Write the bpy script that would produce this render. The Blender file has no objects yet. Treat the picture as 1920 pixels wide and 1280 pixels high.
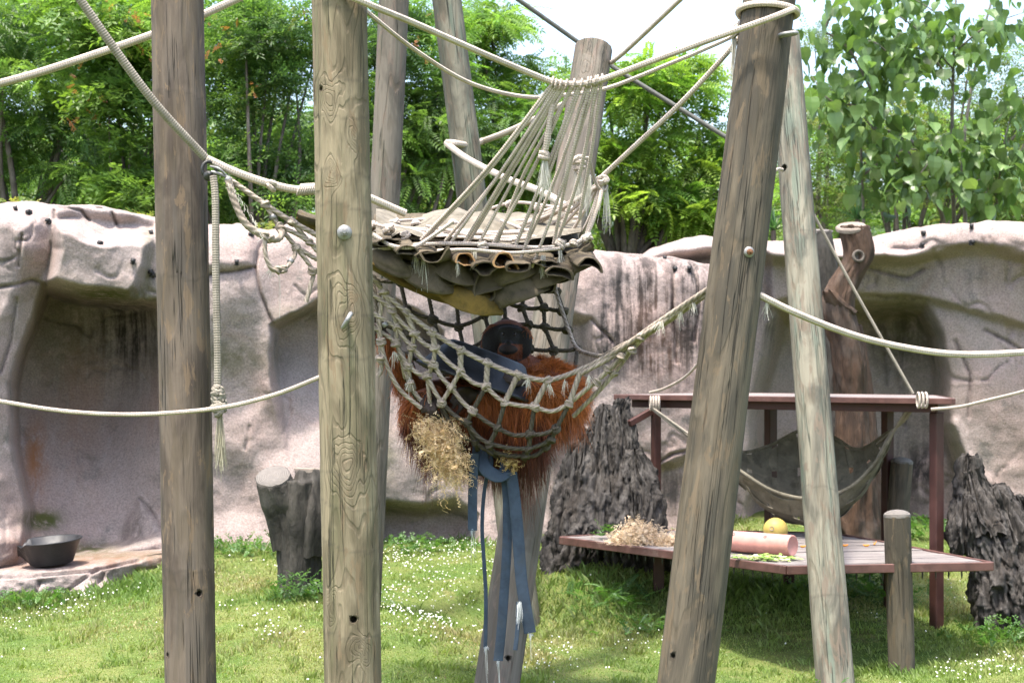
import bpy, bmesh, math, random
import numpy as np
from mathutils import Vector, Matrix

random.seed(7)
RNG = np.random.default_rng(7)
SC = bpy.context.scene
COL = SC.collection

# ---------------------------------------------------------------- camera, sky, sun, exposure
F, CX, HY, CZ = 3200.0, 960.0, 690.0, 2.3          # focal length, principal column, horizon row (photo pixels), eye height
cam_d = bpy.data.cameras.new('camera')
cam = bpy.data.objects.new('camera', cam_d); COL.objects.link(cam)
cam.location = (0, 0, CZ); cam.rotation_euler = (math.pi / 2, 0, 0)
cam_d.sensor_width = 36.0; cam_d.lens = F / 1920 * 36.0
cam_d.shift_y = 50 / 1920
cam_d.clip_start = 0.1; cam_d.clip_end = 1500
cam_d.dof.use_dof = True; cam_d.dof.focus_distance = 10.2; cam_d.dof.aperture_fstop = 4.2
SC.camera = cam

SUN_EL, SUN_AZ = math.radians(73), math.radians(212)   # azimuth clockwise from +Y: very high, behind the viewer's left shoulder
w = bpy.data.worlds.new('World'); SC.world = w; w.use_nodes = True
wn = w.node_tree.nodes; wl = w.node_tree.links
sky = wn.new('ShaderNodeTexSky'); sky.sky_type = 'NISHITA'; sky.sun_disc = False
sky.sun_elevation = SUN_EL; sky.sun_rotation = SUN_AZ
sky.air_density = 1.0; sky.dust_density = 4.0; sky.ozone_density = 1.0; sky.altitude = 0
bgn = wn['Background']; bgn.inputs['Strength'].default_value = 0.15
wl.new(sky.outputs[0], bgn.inputs[0])
sl = bpy.data.lights.new('sun', 'SUN'); so = bpy.data.objects.new('sun', sl); COL.objects.link(so)
sl.energy = 2.2; sl.angle = math.radians(5.0); sl.color = (1.0, 0.95, 0.87)
sdir = Vector((math.sin(SUN_AZ) * math.cos(SUN_EL), math.cos(SUN_AZ) * math.cos(SUN_EL), math.sin(SUN_EL)))
so.rotation_euler = (-sdir).to_track_quat('-Z', 'Y').to_euler()
so.location = (0, 5, 20)
SC.view_settings.view_transform = 'Standard'; SC.view_settings.look = 'None'
SC.view_settings.gamma = 1.0; SC.view_settings.use_curve_mapping = False
SC.view_settings.exposure = 2.0
SC.cycles.max_bounces = 6; SC.cycles.diffuse_bounces = 3; SC.cycles.glossy_bounces = 2; SC.cycles.transmission_bounces = 3

# ---------------------------------------------------------------- helpers
def P(px, py, D):
    return np.array([(px - CX) * D / F, D, CZ - (py - HY) * D / F])
def PP(lst, D=None):
    return np.array([P(a[0], a[1], a[2] if len(a) > 2 else D) for a in lst])

def _h(i, j, k, s):
    n = (i * 374761393 + j * 668265263 + k * 2147483647 + s * 1274126177) & 0xffffffff
    n = ((n ^ (n >> 13)) * 1274126177) & 0xffffffff
    return ((n ^ (n >> 16)) & 0xffff) / 65535.0
def vnoise(p, seed=0):
    p = np.asarray(p, float); i = np.floor(p).astype(np.int64); f = p - i; f = f * f * f * (f * (f * 6 - 15) + 10)
    o = 0
    for dx in (0, 1):
        for dy in (0, 1):
            for dz in (0, 1):
                wgt = (f[:, 0] if dx else 1 - f[:, 0]) * (f[:, 1] if dy else 1 - f[:, 1]) * (f[:, 2] if dz else 1 - f[:, 2])
                o = o + wgt * _h(i[:, 0] + dx, i[:, 1] + dy, i[:, 2] + dz, seed)
    return o * 2 - 1
def fbm(p, octv=4, seed=0, gain=0.5):
    p = np.asarray(p, float); a, s, o = 1.0, 0.0, 0
    for k in range(octv):
        o = o + a * vnoise(p * 2 ** k + 17.3 * k, seed + k); s += a; a *= gain
    return o / s
def sstep(a, b, x):
    t = np.clip((x - a) / (b - a), 0, 1); return t * t * (3 - 2 * t)

class MB:
    """collects geometry (world coordinates) for one mesh object; 'pc' is a per-vertex vector (length along, angle, radius)"""
    def __init__(s): s.V, s.Fc, s.A, s.C, s.n = [], [], [], [], 0
    def add(s, V, Fc, A=None, C=None):
        V = np.asarray(V, float).reshape(-1, 3); k = len(V)
        s.V.append(V); s.A.append(np.zeros((k, 3)) if A is None else np.asarray(A, float))
        c = np.ones((k, 3)) if C is None else np.broadcast_to(np.asarray(C, float), (k, 3)); s.C.append(c)
        if isinstance(Fc, np.ndarray): s.Fc.append((Fc + s.n))
        else:
            by = {}
            for f in Fc: by.setdefault(len(f), []).append(f)
            for q in by.values(): s.Fc.append(np.array(q) + s.n)
        s.n += k; return s
    def arrays(s):
        V = np.concatenate(s.V); return V, np.concatenate(s.A), np.concatenate(s.C), s.Fc

def mk_mesh(name, V, faces, A=None, C=None, smooth=True, extra=None):
    me = bpy.data.meshes.new(name)
    V = np.asarray(V, np.float32)
    me.vertices.add(len(V)); me.vertices.foreach_set('co', V.ravel())
    li = np.concatenate([f.ravel() for f in faces]).astype(np.int32)
    sz = np.concatenate([np.full(len(f), f.shape[1]) for f in faces]).astype(np.int32)
    st = np.concatenate([[0], np.cumsum(sz)[:-1]]).astype(np.int32)
    me.loops.add(len(li)); me.loops.foreach_set('vertex_index', li)
    me.polygons.add(len(sz)); me.polygons.foreach_set('loop_start', st)
    try: me.polygons.foreach_set('loop_total', sz)
    except Exception: pass
    me.update(calc_edges=True)
    me.polygons.foreach_set('use_smooth', np.full(len(sz), bool(smooth)))
    if A is not None and np.any(A):
        me.attributes.new('pc', 'FLOAT_VECTOR', 'POINT').data.foreach_set('vector', np.asarray(A, np.float32).ravel())
    if C is not None:
        c4 = np.ones((len(V), 4), np.float32); c4[:, :3] = C
        me.attributes.new('col', 'FLOAT_COLOR', 'POINT').data.foreach_set('color', c4.ravel())
    for k, v in (extra or {}).items():
        me.attributes.new(k, 'FLOAT', 'POINT').data.foreach_set('value', np.asarray(v, np.float32))
    me.validate(); me.update()
    return me

def wloc(o):
    v = np.array(o.location)
    if o.parent: v = v + wloc(o.parent)
    return v
def tag(o, label=None, cat=None, group=None, kind=None):
    if label: o['label'] = label
    if cat: o['category'] = cat
    if group: o['group'] = group
    if kind: o['kind'] = kind
    return o
def obj(name, mb, mat, parent=None, smooth=True, extra=None, base=None):
    """one mesh object from a collector; top-level objects get their origin at the base of the thing"""
    V, A, C, Fc = mb.arrays()
    if parent is not None: org = wloc(parent)
    elif base is not None: org = np.array(base, float)
    else: org = np.array([(V[:, 0].min() + V[:, 0].max()) / 2, (V[:, 1].min() + V[:, 1].max()) / 2, V[:, 2].min()])
    me = mk_mesh(name, V - org, Fc, A, C, smooth, extra)
    me.materials.append(mat)
    o = bpy.data.objects.new(name, me); COL.objects.link(o)
    if parent is not None: o.parent = parent
    else: o.location = org
    return o
def thing(name, label, cat, loc, group=None):
    o = bpy.data.objects.new(name, None); COL.objects.link(o); o.location = loc; o.empty_display_size = 0.1
    return tag(o, label, cat, group)
def inst(name, me, loc, rot, scale, parent=None):
    """a piece that shares its mesh with its likes (loc in world coordinates)"""
    o = bpy.data.objects.new(name, me); COL.objects.link(o)
    if parent is not None: o.parent = parent; loc = np.array(loc) - wloc(parent)
    o.location = loc; o.rotation_euler = rot; o.scale = (scale,) * 3 if np.isscalar(scale) else scale
    return o

def resample(pts, step):
    """Catmull-Rom through the points, resampled evenly"""
    p = np.asarray(pts, float)
    if len(p) == 2: q = p[0] + (p[1] - p[0]) * np.linspace(0, 1, 12)[:, None]
    else:
        e = np.vstack([2 * p[0] - p[1], p, 2 * p[-1] - p[-2]]); q = []
        t = np.linspace(0, 1, 14, endpoint=False)[:, None]
        for i in range(1, len(e) - 2):
            a, b, c, d = e[i - 1], e[i], e[i + 1], e[i + 2]
            q.append(0.5 * (2 * b + (c - a) * t + (2 * a - 5 * b + 4 * c - d) * t ** 2 + (3 * b - a - 3 * c + d) * t ** 3))
        q = np.vstack(q + [p[-1:]])
    s = np.concatenate([[0], np.cumsum(np.linalg.norm(np.diff(q, axis=0), axis=1))])
    n = max(2, int(round(s[-1] / step)) + 1); u = np.linspace(0, s[-1], n)
    return np.stack([np.interp(u, s, q[:, k]) for k in range(3)], 1)
def sweep(mb, pts, rad, n=8, lobes=0, pitch=0.1, flat=1.0, cap=True, up=None, C=None, depth=0.16, twist=0.0):
    """tube along points; rad scalar or array; lobes = twisted strands; flat = thickness ratio along the 'up' normal"""
    p = np.asarray(pts, float); m = len(p)
    r = np.full(m, rad) if np.isscalar(rad) else np.interp(np.linspace(0, 1, m), np.linspace(0, 1, len(rad)), rad)
    T = np.gradient(p, axis=0); T /= np.linalg.norm(T, axis=1)[:, None] + 1e-9
    a = np.array(up, float) if up is not None else np.array([0, 0, 1.0])
    if up is None and abs(T[0] @ a) > 0.9: a = np.array([0, 1.0, 0])
    N = np.zeros_like(p); a = a - T[0] * (a @ T[0]); N[0] = a / np.linalg.norm(a)
    for i in range(1, m):
        b = (np.array(up, float) if up is not None else N[i - 1]); b = b - T[i] * (b @ T[i]); l = np.linalg.norm(b)
        N[i] = b / l if l > 1e-4 else N[i - 1]
    B = np.cross(T, N)
    s = np.concatenate([[0], np.cumsum(np.linalg.norm(np.diff(p, axis=0), axis=1))])
    th = np.linspace(0, 2 * np.pi, n, endpoint=False)
    R = np.ones((m, n)) * r[:, None]
    if lobes: R = R * (1 - depth + depth * 1.6 * np.abs(np.cos(lobes / 2 * (th[None] - 2 * np.pi * s[:, None] / pitch))))
    tw = th[None] + twist * s[:, None]
    cx, cy = np.cos(tw) * R * flat, np.sin(tw) * R
    V = p[:, None] + N[:, None] * cx[..., None] + B[:, None] * cy[..., None]
    A = np.stack([np.broadcast_to(s[:, None], (m, n)), np.broadcast_to(th[None] / (2 * np.pi), (m, n)), R], -1)
    i, j = np.meshgrid(np.arange(m - 1), np.arange(n), indexing='ij'); j2 = (j + 1) % n
    Fq = np.stack([i * n + j, i * n + j2, (i + 1) * n + j2, (i + 1) * n + j], -1).reshape(-1, 4)
    V = V.reshape(-1, 3); A = A.reshape(-1, 3)
    mb.add(V, Fq, A, C)
    if cap:
        mb.add(V[:n], [list(range(n))[::-1]], A[:n], C); mb.add(V[-n:], [list(range(n))], A[-n:], C)
    return mb
def lathe(mb, prof, org, R=None, n=32, C=None):
    """profile of (radius, height) turned about z, then rotated by R and moved to org"""
    prof = np.asarray(prof, float); m = len(prof); th = np.linspace(0, 2 * np.pi, n, endpoint=False)
    V = np.stack([prof[:, :1] * np.cos(th), prof[:, :1] * np.sin(th), np.repeat(prof[:, 1:2], n, 1)], -1).reshape(-1, 3)
    A = np.stack([np.repeat(prof[:, 1], n), np.tile(th / (2 * np.pi), m), np.repeat(prof[:, 0], n)], 1)
    if R is not None: V = V @ np.array(R).T
    i, j = np.meshgrid(np.arange(m - 1), np.arange(n), indexing='ij'); j2 = (j + 1) % n
    Fq = np.stack([i * n + j, i * n + j2, (i + 1) * n + j2, (i + 1) * n + j], -1).reshape(-1, 4)
    return mb.add(V + np.array(org), Fq, A, C)
def box(mb, c, size, R=None, bev=0.006, C=None):
    hx, hy, hz = np.array(size) / 2; b = min(bev, hx * .4, hy * .4, hz * .4)
    bm = bmesh.new(); bmesh.ops.create_cube(bm, size=1.0)
    for v in bm.verts: v.co = (v.co.x * hx * 2, v.co.y * hy * 2, v.co.z * hz * 2)
    bmesh.ops.bevel(bm, geom=bm.edges[:], offset=b, segments=1, affect='EDGES')
    bm.verts.ensure_lookup_table(); bm.verts.index_update()
    V = np.array([v.co[:] for v in bm.verts]); Fc = [[v.index for v in f.verts] for f in bm.faces]; bm.free()
    if R is not None: V = V @ np.array(R).T
    return mb.add(V + np.array(c), Fc, None, C)
def axes(d, up=(0, 0, 1)):
    """rotation matrix whose z axis is d"""
    z = np.array(d, float); z /= np.linalg.norm(z); x = np.cross(np.array(up, float), z)
    if np.linalg.norm(x) < 1e-3: x = np.cross([0, 1.0, 0], z)
    x /= np.linalg.norm(x); return np.stack([x, np.cross(z, x), z], 1)
def rots(n, rng, tilt=None):
    """n random rotation matrices"""
    q = rng.normal(size=(n, 4)); q /= np.linalg.norm(q, axis=1)[:, None]; a, b, c, d = q.T
    return np.stack([1 - 2 * (c * c + d * d), 2 * (b * c - a * d), 2 * (b * d + a * c), 2 * (b * c + a * d), 1 - 2 * (b * b + d * d), 2 * (c * d - a * b),
                     2 * (b * d - a * c), 2 * (c * d + a * b), 1 - 2 * (b * b + c * c)], 1).reshape(n, 3, 3)
def scatter(mb, tV, tF, pos, R, scale, col):
    """many copies of a small template in one mesh"""
    n, k = len(pos), len(tV)
    V = np.einsum('nij,kj->nki', R, tV) * np.asarray(scale)[:, None, None] + pos[:, None]
    Fc = (tF[None] + (np.arange(n) * k)[:, None, None]).reshape(-1, tF.shape[1])
    mb.add(V.reshape(-1, 3), Fc, None, np.repeat(np.asarray(col), k, 0))
# ---------------------------------------------------------------- materials
class NT:
    def __init__(s, name):
        s.m = bpy.data.materials.new(name); s.m.use_nodes = True; s.t = s.m.node_tree
        s.t.nodes.clear(); s.out = s.t.nodes.new('ShaderNodeOutputMaterial')
    def n(s, typ, _o=0, _p=None, **inp):
        nd = s.t.nodes.new('ShaderNode' + typ)
        for k, v in (_p or {}).items(): setattr(nd, k, v)
        for k, v in inp.items():
            key = int(k[1:]) if k[0] == 'i' and k[1:].isdigit() else k.replace('_', ' ')
            s.put(nd.inputs[key], v)
        return nd.outputs[_o]
    def put(s, sock, v):
        if isinstance(v, bpy.types.NodeSocket): s.t.links.new(v, sock)
        else:
            if hasattr(sock.default_value, '__len__') and not hasattr(v, '__len__'): v = (v,) * len(sock.default_value)
            if hasattr(v, '__len__') and len(v) == 3 and hasattr(sock.default_value, '__len__') and len(sock.default_value) == 4: v = tuple(v) + (1,)
            sock.default_value = v
    def math(s, op, a, b=0.0, c=None, clamp=False):
        kw = dict(i0=a, i1=b)
        if c is not None: kw['i2'] = c
        return s.n('Math', _p={'operation': op, 'use_clamp': clamp}, **kw)
    def vmul(s, v, k): return s.n('VectorMath', _p={'operation': 'MULTIPLY'}, i0=v, i1=k)
    def mix(s, f, a, b, mode='MIX'):
        nd = s.t.nodes.new('ShaderNodeMix'); nd.data_type = 'RGBA'; nd.blend_type = mode
        s.put(nd.inputs[0], f); s.put(nd.inputs[6], a); s.put(nd.inputs[7], b); return nd.outputs[2]
    def noise(s, v, scale, detail=3, rough=0.55, dist=0.0):
        return s.n('TexNoise', Vector=v, Scale=scale, Detail=detail, Roughness=rough, Distortion=dist)
    def ramp(s, f, a, b, lo=0.0, hi=1.0):
        return s.n('MapRange', _p={'clamp': True, 'interpolation_type': 'SMOOTHSTEP'}, Value=f, i1=a, i2=b, i3=lo, i4=hi)
    def attr(s, name, out=1): return s.n('Attribute', out, {'attribute_name': name})
    def obj(s): return s.n('TexCoord', 3)
    def bump(s, h, strength=0.4, dist=0.01, normal=None):
        kw = dict(Height=h, Strength=strength, Distance=dist)
        if normal is not None: kw['Normal'] = normal
        return s.n('Bump', **kw)
    def bsdf(s, col, rough=0.8, normal=None, spec=0.3, metal=0.0, **kw):
        k = {'Base_Color': col, 'Roughness': rough, 'Metallic': metal, 'Specular_IOR_Level': spec}; k.update(kw)
        if normal is not None: k['Normal'] = normal
        return s.n('BsdfPrincipled', **k)
    def end(s, sh): s.t.links.new(sh, s.out.inputs[0]); return s.m

def mat_pole(name, light, dark, tint, warm, grain=1.0):
    t = NT(name); pc = t.attr('pc'); kn = t.attr('knot', 2); bd = t.attr('band', 2)
    f1 = t.noise(t.vmul(pc, (4.5, 4.5, 0.85)), 1.0, 2, 0.5)
    ph = t.math('ADD', t.math('MULTIPLY', f1, 13.0 * grain), t.math('MULTIPLY', t.math('MULTIPLY', kn, t.math('MULTIPLY_ADD', f1, 1.6, 0.2)), 5.0 if grain > .6 else 2.2))
    ln = t.math('SINE', t.math('MULTIPLY', ph, 6.283))
    line = t.ramp(ln, 0.45, 1.0)
    fib = t.noise(t.vmul(pc, (70, 70, 2.2)), 1.0, 4, 0.65)
    blot = t.noise(t.vmul(pc, (5, 5, 1.3)), 1.0, 5, 0.6, 0.6)
    blot2 = t.noise(t.vmul(pc, (9, 9, 1.0)), 1.3, 4, 0.6)
    chk = t.noise(t.vmul(pc, (26, 26, 0.55)), 1.0, 2, 0.5, 0.3)
    crack = t.ramp(t.math('ABSOLUTE', t.math('SUBTRACT', chk, 0.5)), 0.0, 0.022, 1.0, 0.0)
    crack = t.math('MULTIPLY', crack, t.ramp(blot2, 0.5, 0.62))
    c = t.mix(t.ramp(blot, 0.4, 0.6), light, dark)
    c = t.mix(t.math('MULTIPLY', t.ramp(blot2, 0.48, 0.68), 0.75), c, tint)
    c = t.mix(t.math('MULTIPLY', t.ramp(t.noise(t.vmul(pc, (7, 7, 1.8)), 2.2, 5, 0.65, 0.5), 0.56, 0.61), 0.65), c, warm)
    c = t.mix(1.0, c, t.mix(fib, (0.66, 0.64, 0.62), (1.26, 1.26, 1.26)), 'MULTIPLY')
    c = t.mix(t.math('MULTIPLY', line, 0.3), c, (0.09, 0.07, 0.045))
    c = t.mix(t.math('MULTIPLY', t.ramp(kn, 0.8, 1.1), 0.4), c, (0.10, 0.065, 0.045))
    c = t.mix(t.math('MULTIPLY', crack, 0.65), c, (0.025, 0.022, 0.018))
    c = t.mix(t.math('MULTIPLY', bd, 0.35), c, (0.05, 0.045, 0.035))
    h = t.math('ADD', t.math('MULTIPLY', line, -0.35), t.math('MULTIPLY', fib, 0.8))
    h = t.math('SUBTRACT', h, t.math('MULTIPLY', crack, 1.6))
    return t.end(t.bsdf(c, 0.85, t.bump(h, 0.9, 0.01), 0.2))

def mat_rope(name, c1, c2, braid=True, pitch=0.03, fuzz=0.5):
    t = NT(name); pc = t.attr('pc'); sx = t.n('SeparateXYZ', 0, None, Vector=pc); sep = sx.node
    s_, th = sep.outputs[0], sep.outputs[1]
    a = t.math('MULTIPLY', s_, 6.283 / pitch)
    w1 = t.math('SINE', t.math('ADD', a, t.math('MULTIPLY', th, 6.283 * (3 if braid else 3))))
    if braid:
        w2 = t.math('SINE', t.math('SUBTRACT', a, t.math('MULTIPLY', th, 6.283 * 3)))
        h = t.math('MULTIPLY', w1, w2)
    else: h = w1
    h = t.math('MULTIPLY_ADD', h, 0.5, 0.5)
    ob = t.obj(); nz = t.noise(ob, 9, 4, 0.65); fz = t.noise(ob, 260, 2, 0.7)
    c = t.mix(t.ramp(nz, 0.3, 0.7), c1, c2)
    c = t.mix(t.math('MULTIPLY', t.ramp(h, 0.55, 0.0), 0.6), c, tuple(x * 0.4 for x in c2))
    c = t.mix(t.math('MULTIPLY', fz, 0.4), c, tuple(min(1, x * 1.3) for x in c1))
    hh = t.math('ADD', h, t.math('MULTIPLY', fz, fuzz))
    return t.end(t.bsdf(c, 0.9, t.bump(hh, 0.7, 0.006), 0.1))

def mat_simple(name, col, rough=0.6, spec=0.3, metal=0.0, var=0.15, scale=14, bump=0.15, dirt=None, bscale=90):
    t = NT(name); ob = t.obj(); nz = t.noise(ob, scale, 5, 0.62); fine = t.noise(ob, bscale, 3, 0.6)
    c = t.mix(t.ramp(nz, 0.3, 0.72), tuple(x * (1 - var) for x in col), tuple(min(1, x * (1 + var)) for x in col))
    if dirt is not None: c = t.mix(t.ramp(t.noise(ob, scale * 0.45, 6, 0.7, 0.5), 0.52, 0.7, 0.0, 0.75), c, dirt)
    return t.end(t.bsdf(c, t.ramp(nz, 0.2, 0.8, max(0.05, rough - 0.12), min(1, rough + 0.12)), t.bump(t.math('ADD', fine, nz), bump, 0.01), spec, metal))

def mat_leaf(name, trans=0.5, gloss=0.42):
    t = NT(name); c = t.attr('col', 0); ob = t.obj()
    c2 = t.mix(t.math('MULTIPLY', t.noise(ob, 3.0, 2), 0.5), c, t.mix(1.0, c, (1.35, 1.25, 0.8), 'MULTIPLY'))
    a = t.bsdf(c2, gloss, None, 0.5)
    b = t.n('BsdfTranslucent', Color=t.mix(1.0, c2, (1.35, 1.42, 0.75), 'MULTIPLY'))
    return t.end(t.n('MixShader', Fac=trans, i1=a, i2=b))
def mat_vcol(name, rough=0.8, spec=0.15, bump=0.0, scale=60, trans=0.0):
    t = NT(name); c = t.attr('col', 0); ob = t.obj(); nz = t.noise(ob, scale, 4, 0.6)
    c = t.mix(1.0, c, t.mix(nz, (0.75, 0.75, 0.75), (1.25, 1.25, 1.25)), 'MULTIPLY')
    a = t.bsdf(c, rough, t.bump(nz, bump, 0.01) if bump else None, spec)
    if trans: a = t.n('MixShader', Fac=trans, i1=a, i2=t.n('BsdfTranslucent', Color=c))
    return t.end(a)

def mat_rock():
    t = NT('moulded_rock'); ob = t.obj(); col = t.attr('col', 0); sp = t.n('SeparateColor', 0, None, Color=col).node
    stain, moss, rust = sp.outputs[0], sp.outputs[1], sp.outputs[2]
    big = t.noise(ob, 0.8, 5, 0.6, 0.4); mid = t.noise(ob, 3.2, 8, 0.68, 0.3); gr = t.noise(ob, 55, 5, 0.75); sand = t.noise(ob, 150, 2, 0.8)
    c = t.mix(t.ramp(big, 0.34, 0.66), (0.36, 0.282, 0.256), (0.325, 0.28, 0.262))
    c = t.mix(t.ramp(mid, 0.5, 0.72, 0, 0.55), c, (0.43, 0.355, 0.32))
    c = t.mix(t.ramp(t.noise(ob, 1.7, 6, 0.7, 0.8), 0.55, 0.72, 0, 0.4), c, (0.27, 0.18, 0.15))
    c = t.mix(t.ramp(t.noise(ob, 2.4, 7, 0.75, 0.5), 0.54, 0.68, 0, 0.7), c, (0.16, 0.155, 0.14))
    c = t.mix(1.0, c, t.mix(t.ramp(gr, 0.3, 0.7), (0.68, 0.66, 0.65), (1.2, 1.18, 1.17)), 'MULTIPLY')
    c = t.mix(t.ramp(sand, 0.62, 0.72, 0, 0.3), c, (0.48, 0.43, 0.40))
    sn = t.noise(t.vmul(ob, (9, 4, 0.55)), 1.0, 5, 0.7, 0.3); sn2 = t.noise(ob, 7, 5, 0.75)
    sm = t.ramp(t.math('ADD', t.math('MULTIPLY', sn, 0.7), t.math('MULTIPLY', sn2, 0.35)), 0.42, 0.62)
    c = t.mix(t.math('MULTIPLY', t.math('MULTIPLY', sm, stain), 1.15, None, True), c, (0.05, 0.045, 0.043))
    c = t.mix(t.math('MULTIPLY', t.ramp(sn2, 0.3, 0.55), moss, None, True), c, (0.075, 0.085, 0.028))
    c = t.mix(t.math('MULTIPLY', t.ramp(sn, 0.3, 0.6), rust, None, True), c, (0.28, 0.12, 0.05))
    h = t.math('ADD', t.math('MULTIPLY', gr, 0.55), t.math('ADD', t.math('MULTIPLY', mid, 1.3), t.math('MULTIPLY', sand, 0.25)))
    return t.end(t.bsdf(c, 0.93, t.bump(h, 0.7, 0.03), 0.12))

def mat_ground():
    t = NT('lawn_soil'); ob = t.obj()
    a = t.noise(ob, 1.1, 5, 0.65, 0.4); b = t.noise(ob, 26, 4, 0.7); d = t.noise(ob, 4.5, 5, 0.7)
    c = t.mix(t.ramp(a, 0.36, 0.64), (0.075, 0.125, 0.028), (0.14, 0.16, 0.05))
    c = t.mix(t.ramp(d, 0.55, 0.72, 0, 0.7), c, (0.21, 0.18, 0.085))
    c = t.mix(1.0, c, t.mix(b, (0.5, 0.5, 0.5), (1.4, 1.4, 1.4)), 'MULTIPLY')
    return t.end(t.bsdf(c, 0.95, t.bump(b, 0.8, 0.03), 0.1))

def mat_deadwood(name, c1, c2, c3, bump=0.9, stretch=0.35, scale=10):
    t = NT(name); ob = t.obj(); v = t.vmul(ob, (1, 1, stretch))
    a = t.noise(v, scale, 6, 0.7, 0.6); b = t.noise(v, scale * 5, 4, 0.7); d = t.noise(ob, 2.5, 4, 0.6)
    c = t.mix(t.ramp(a, 0.35, 0.65), c1, c2); c = t.mix(t.ramp(d, 0.5, 0.68, 0, 0.7), c, c3)
    c = t.mix(1.0, c, t.mix(b, (0.55, 0.55, 0.55), (1.35, 1.35, 1.35)), 'MULTIPLY')
    return t.end(t.bsdf(c, 0.78, t.bump(t.math('ADD', a, t.math('MULTIPLY', b, 0.4)), bump, 0.03), 0.3))

def mat_cutwood(name, c1, c2):
    t = NT(name); ob = t.attr('pc'); d = t.n('SeparateXYZ', 2, None, Vector=ob)
    ob2 = t.obj(); w_ = t.math('SINE', t.math('ADD', t.math('MULTIPLY', d, 420.0), t.math('MULTIPLY', t.noise(ob2, 14, 3), 9.0)))
    c = t.mix(t.math('MULTIPLY_ADD', w_, 0.25, 0.4), c1, c2); nz = t.noise(ob2, 30, 5, 0.7)
    c = t.mix(1.0, c, t.mix(nz, (0.6, 0.6, 0.6), (1.3, 1.3, 1.3)), 'MULTIPLY')
    return t.end(t.bsdf(c, 0.85, t.bump(t.math('ADD', w_, nz), 0.4, 0.006), 0.2))

def mat_plank():
    t = NT('weathered_plank'); ob = t.obj(); v = t.vmul(ob, (1.2, 14, 10)); a = t.noise(v, 3, 5, 0.7); b = t.noise(ob, 2.2, 5, 0.6)
    c = t.mix(t.ramp(a, 0.3, 0.7), (0.24, 0.215, 0.20), (0.12, 0.105, 0.10)); c = t.mix(t.ramp(b, 0.5, 0.7, 0, 0.6), c, (0.28, 0.245, 0.225))
    return t.end(t.bsdf(c, 0.8, t.bump(a, 0.4, 0.006), 0.25))

def mat_canvas(name, c1, c2, dirt, weave=260, dirt_amt=0.7):
    t = NT(name); ob = t.obj(); pc = t.attr('pc'); sp = t.n('SeparateXYZ', 0, None, Vector=pc).node
    wv = t.math('MULTIPLY', t.math('SINE', t.math('MULTIPLY', sp.outputs[0], weave * 3)), t.math('SINE', t.math('MULTIPLY', sp.outputs[1], weave)))
    n1 = t.noise(ob, 5, 5, 0.65, 0.3); n2 = t.noise(ob, 24, 4, 0.7)
    c = t.mix(t.ramp(n1, 0.35, 0.65), c1, c2); c = t.mix(t.ramp(t.noise(ob, 9, 5, 0.7), 0.5, 0.68, 0, dirt_amt), c, dirt)
    c = t.mix(1.0, c, t.mix(n2, (0.75, 0.75, 0.75), (1.2, 1.2, 1.2)), 'MULTIPLY')
    return t.end(t.bsdf(c, 0.85, t.bump(t.math('ADD', t.math('MULTIPLY', wv, 0.3), t.math('ADD', n2, n1)), 0.4, 0.008), 0.2))

M = {}
M['pole_green'] = mat_pole('pole_green_grey', (0.245, 0.205, 0.135), (0.115, 0.095, 0.06), (0.125, 0.118, 0.066), (0.185, 0.135, 0.082))
M['pole_brown'] = mat_pole('pole_brown_grey', (0.14, 0.112, 0.087), (0.073, 0.057, 0.046), (0.098, 0.085, 0.073), (0.185, 0.132, 0.085), 0.3)
M['pole_olive'] = mat_pole('pole_olive', (0.115, 0.097, 0.07), (0.06, 0.052, 0.039), (0.048, 0.045, 0.036), (0.135, 0.102, 0.066), 0.45)
M['pole_pale'] = mat_pole('pole_pale_green', (0.185, 0.175, 0.135), (0.072, 0.07, 0.056), (0.105, 0.135, 0.105), (0.135, 0.106, 0.08), 0.45)
M['pole_grey'] = mat_pole('pole_grey', (0.16, 0.14, 0.115), (0.095, 0.084, 0.07), (0.112, 0.11, 0.083), (0.16, 0.122, 0.098), 0.45)
M['rope'] = mat_rope('rope_grey_white', (0.51, 0.44, 0.375), (0.35, 0.295, 0.245), True, 0.028)
M['rope_dirty'] = mat_rope('rope_grey_dirty', (0.28, 0.25, 0.205), (0.175, 0.155, 0.125), True, 0.028)
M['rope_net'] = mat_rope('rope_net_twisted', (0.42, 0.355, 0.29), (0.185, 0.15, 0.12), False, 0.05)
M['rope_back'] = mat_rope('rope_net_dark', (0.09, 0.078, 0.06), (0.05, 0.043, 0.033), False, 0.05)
M['fray'] = mat_vcol('frayed_fibre', 0.9, 0.1, 0, 60, 0.25)
M['cable'] = mat_simple('dark_cable', (0.09, 0.09, 0.08), 0.6)
M['rock'] = mat_rock()
M['ground'] = mat_ground()
M['leaf'] = mat_leaf('leaf')
M['leaf_big'] = mat_leaf('leaf_broad', 0.35, 0.38)
M['grass'] = mat_leaf('grass_blade', 0.4, 0.5)
M['petal'] = mat_vcol('clover_petal', 0.8, 0.1)
M['bark'] = mat_deadwood('bark', (0.13, 0.11, 0.09), (0.07, 0.06, 0.05), (0.18, 0.16, 0.13), 0.6, 0.3, 14)
M['bark_pale'] = mat_deadwood('bark_pale', (0.22, 0.20, 0.17), (0.13, 0.12, 0.10), (0.28, 0.26, 0.22), 0.5, 0.3, 14)
M['burnt'] = mat_deadwood('weathered_black_wood', (0.095, 0.086, 0.078), (0.02, 0.0175, 0.0155), (0.045, 0.036, 0.029), 1.0, 0.2, 16)
M['dead'] = mat_deadwood('barkless_wood', (0.085, 0.05, 0.031), (0.034, 0.021, 0.014), (0.085, 0.066, 0.053), 0.8, 0.22, 8)
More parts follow.
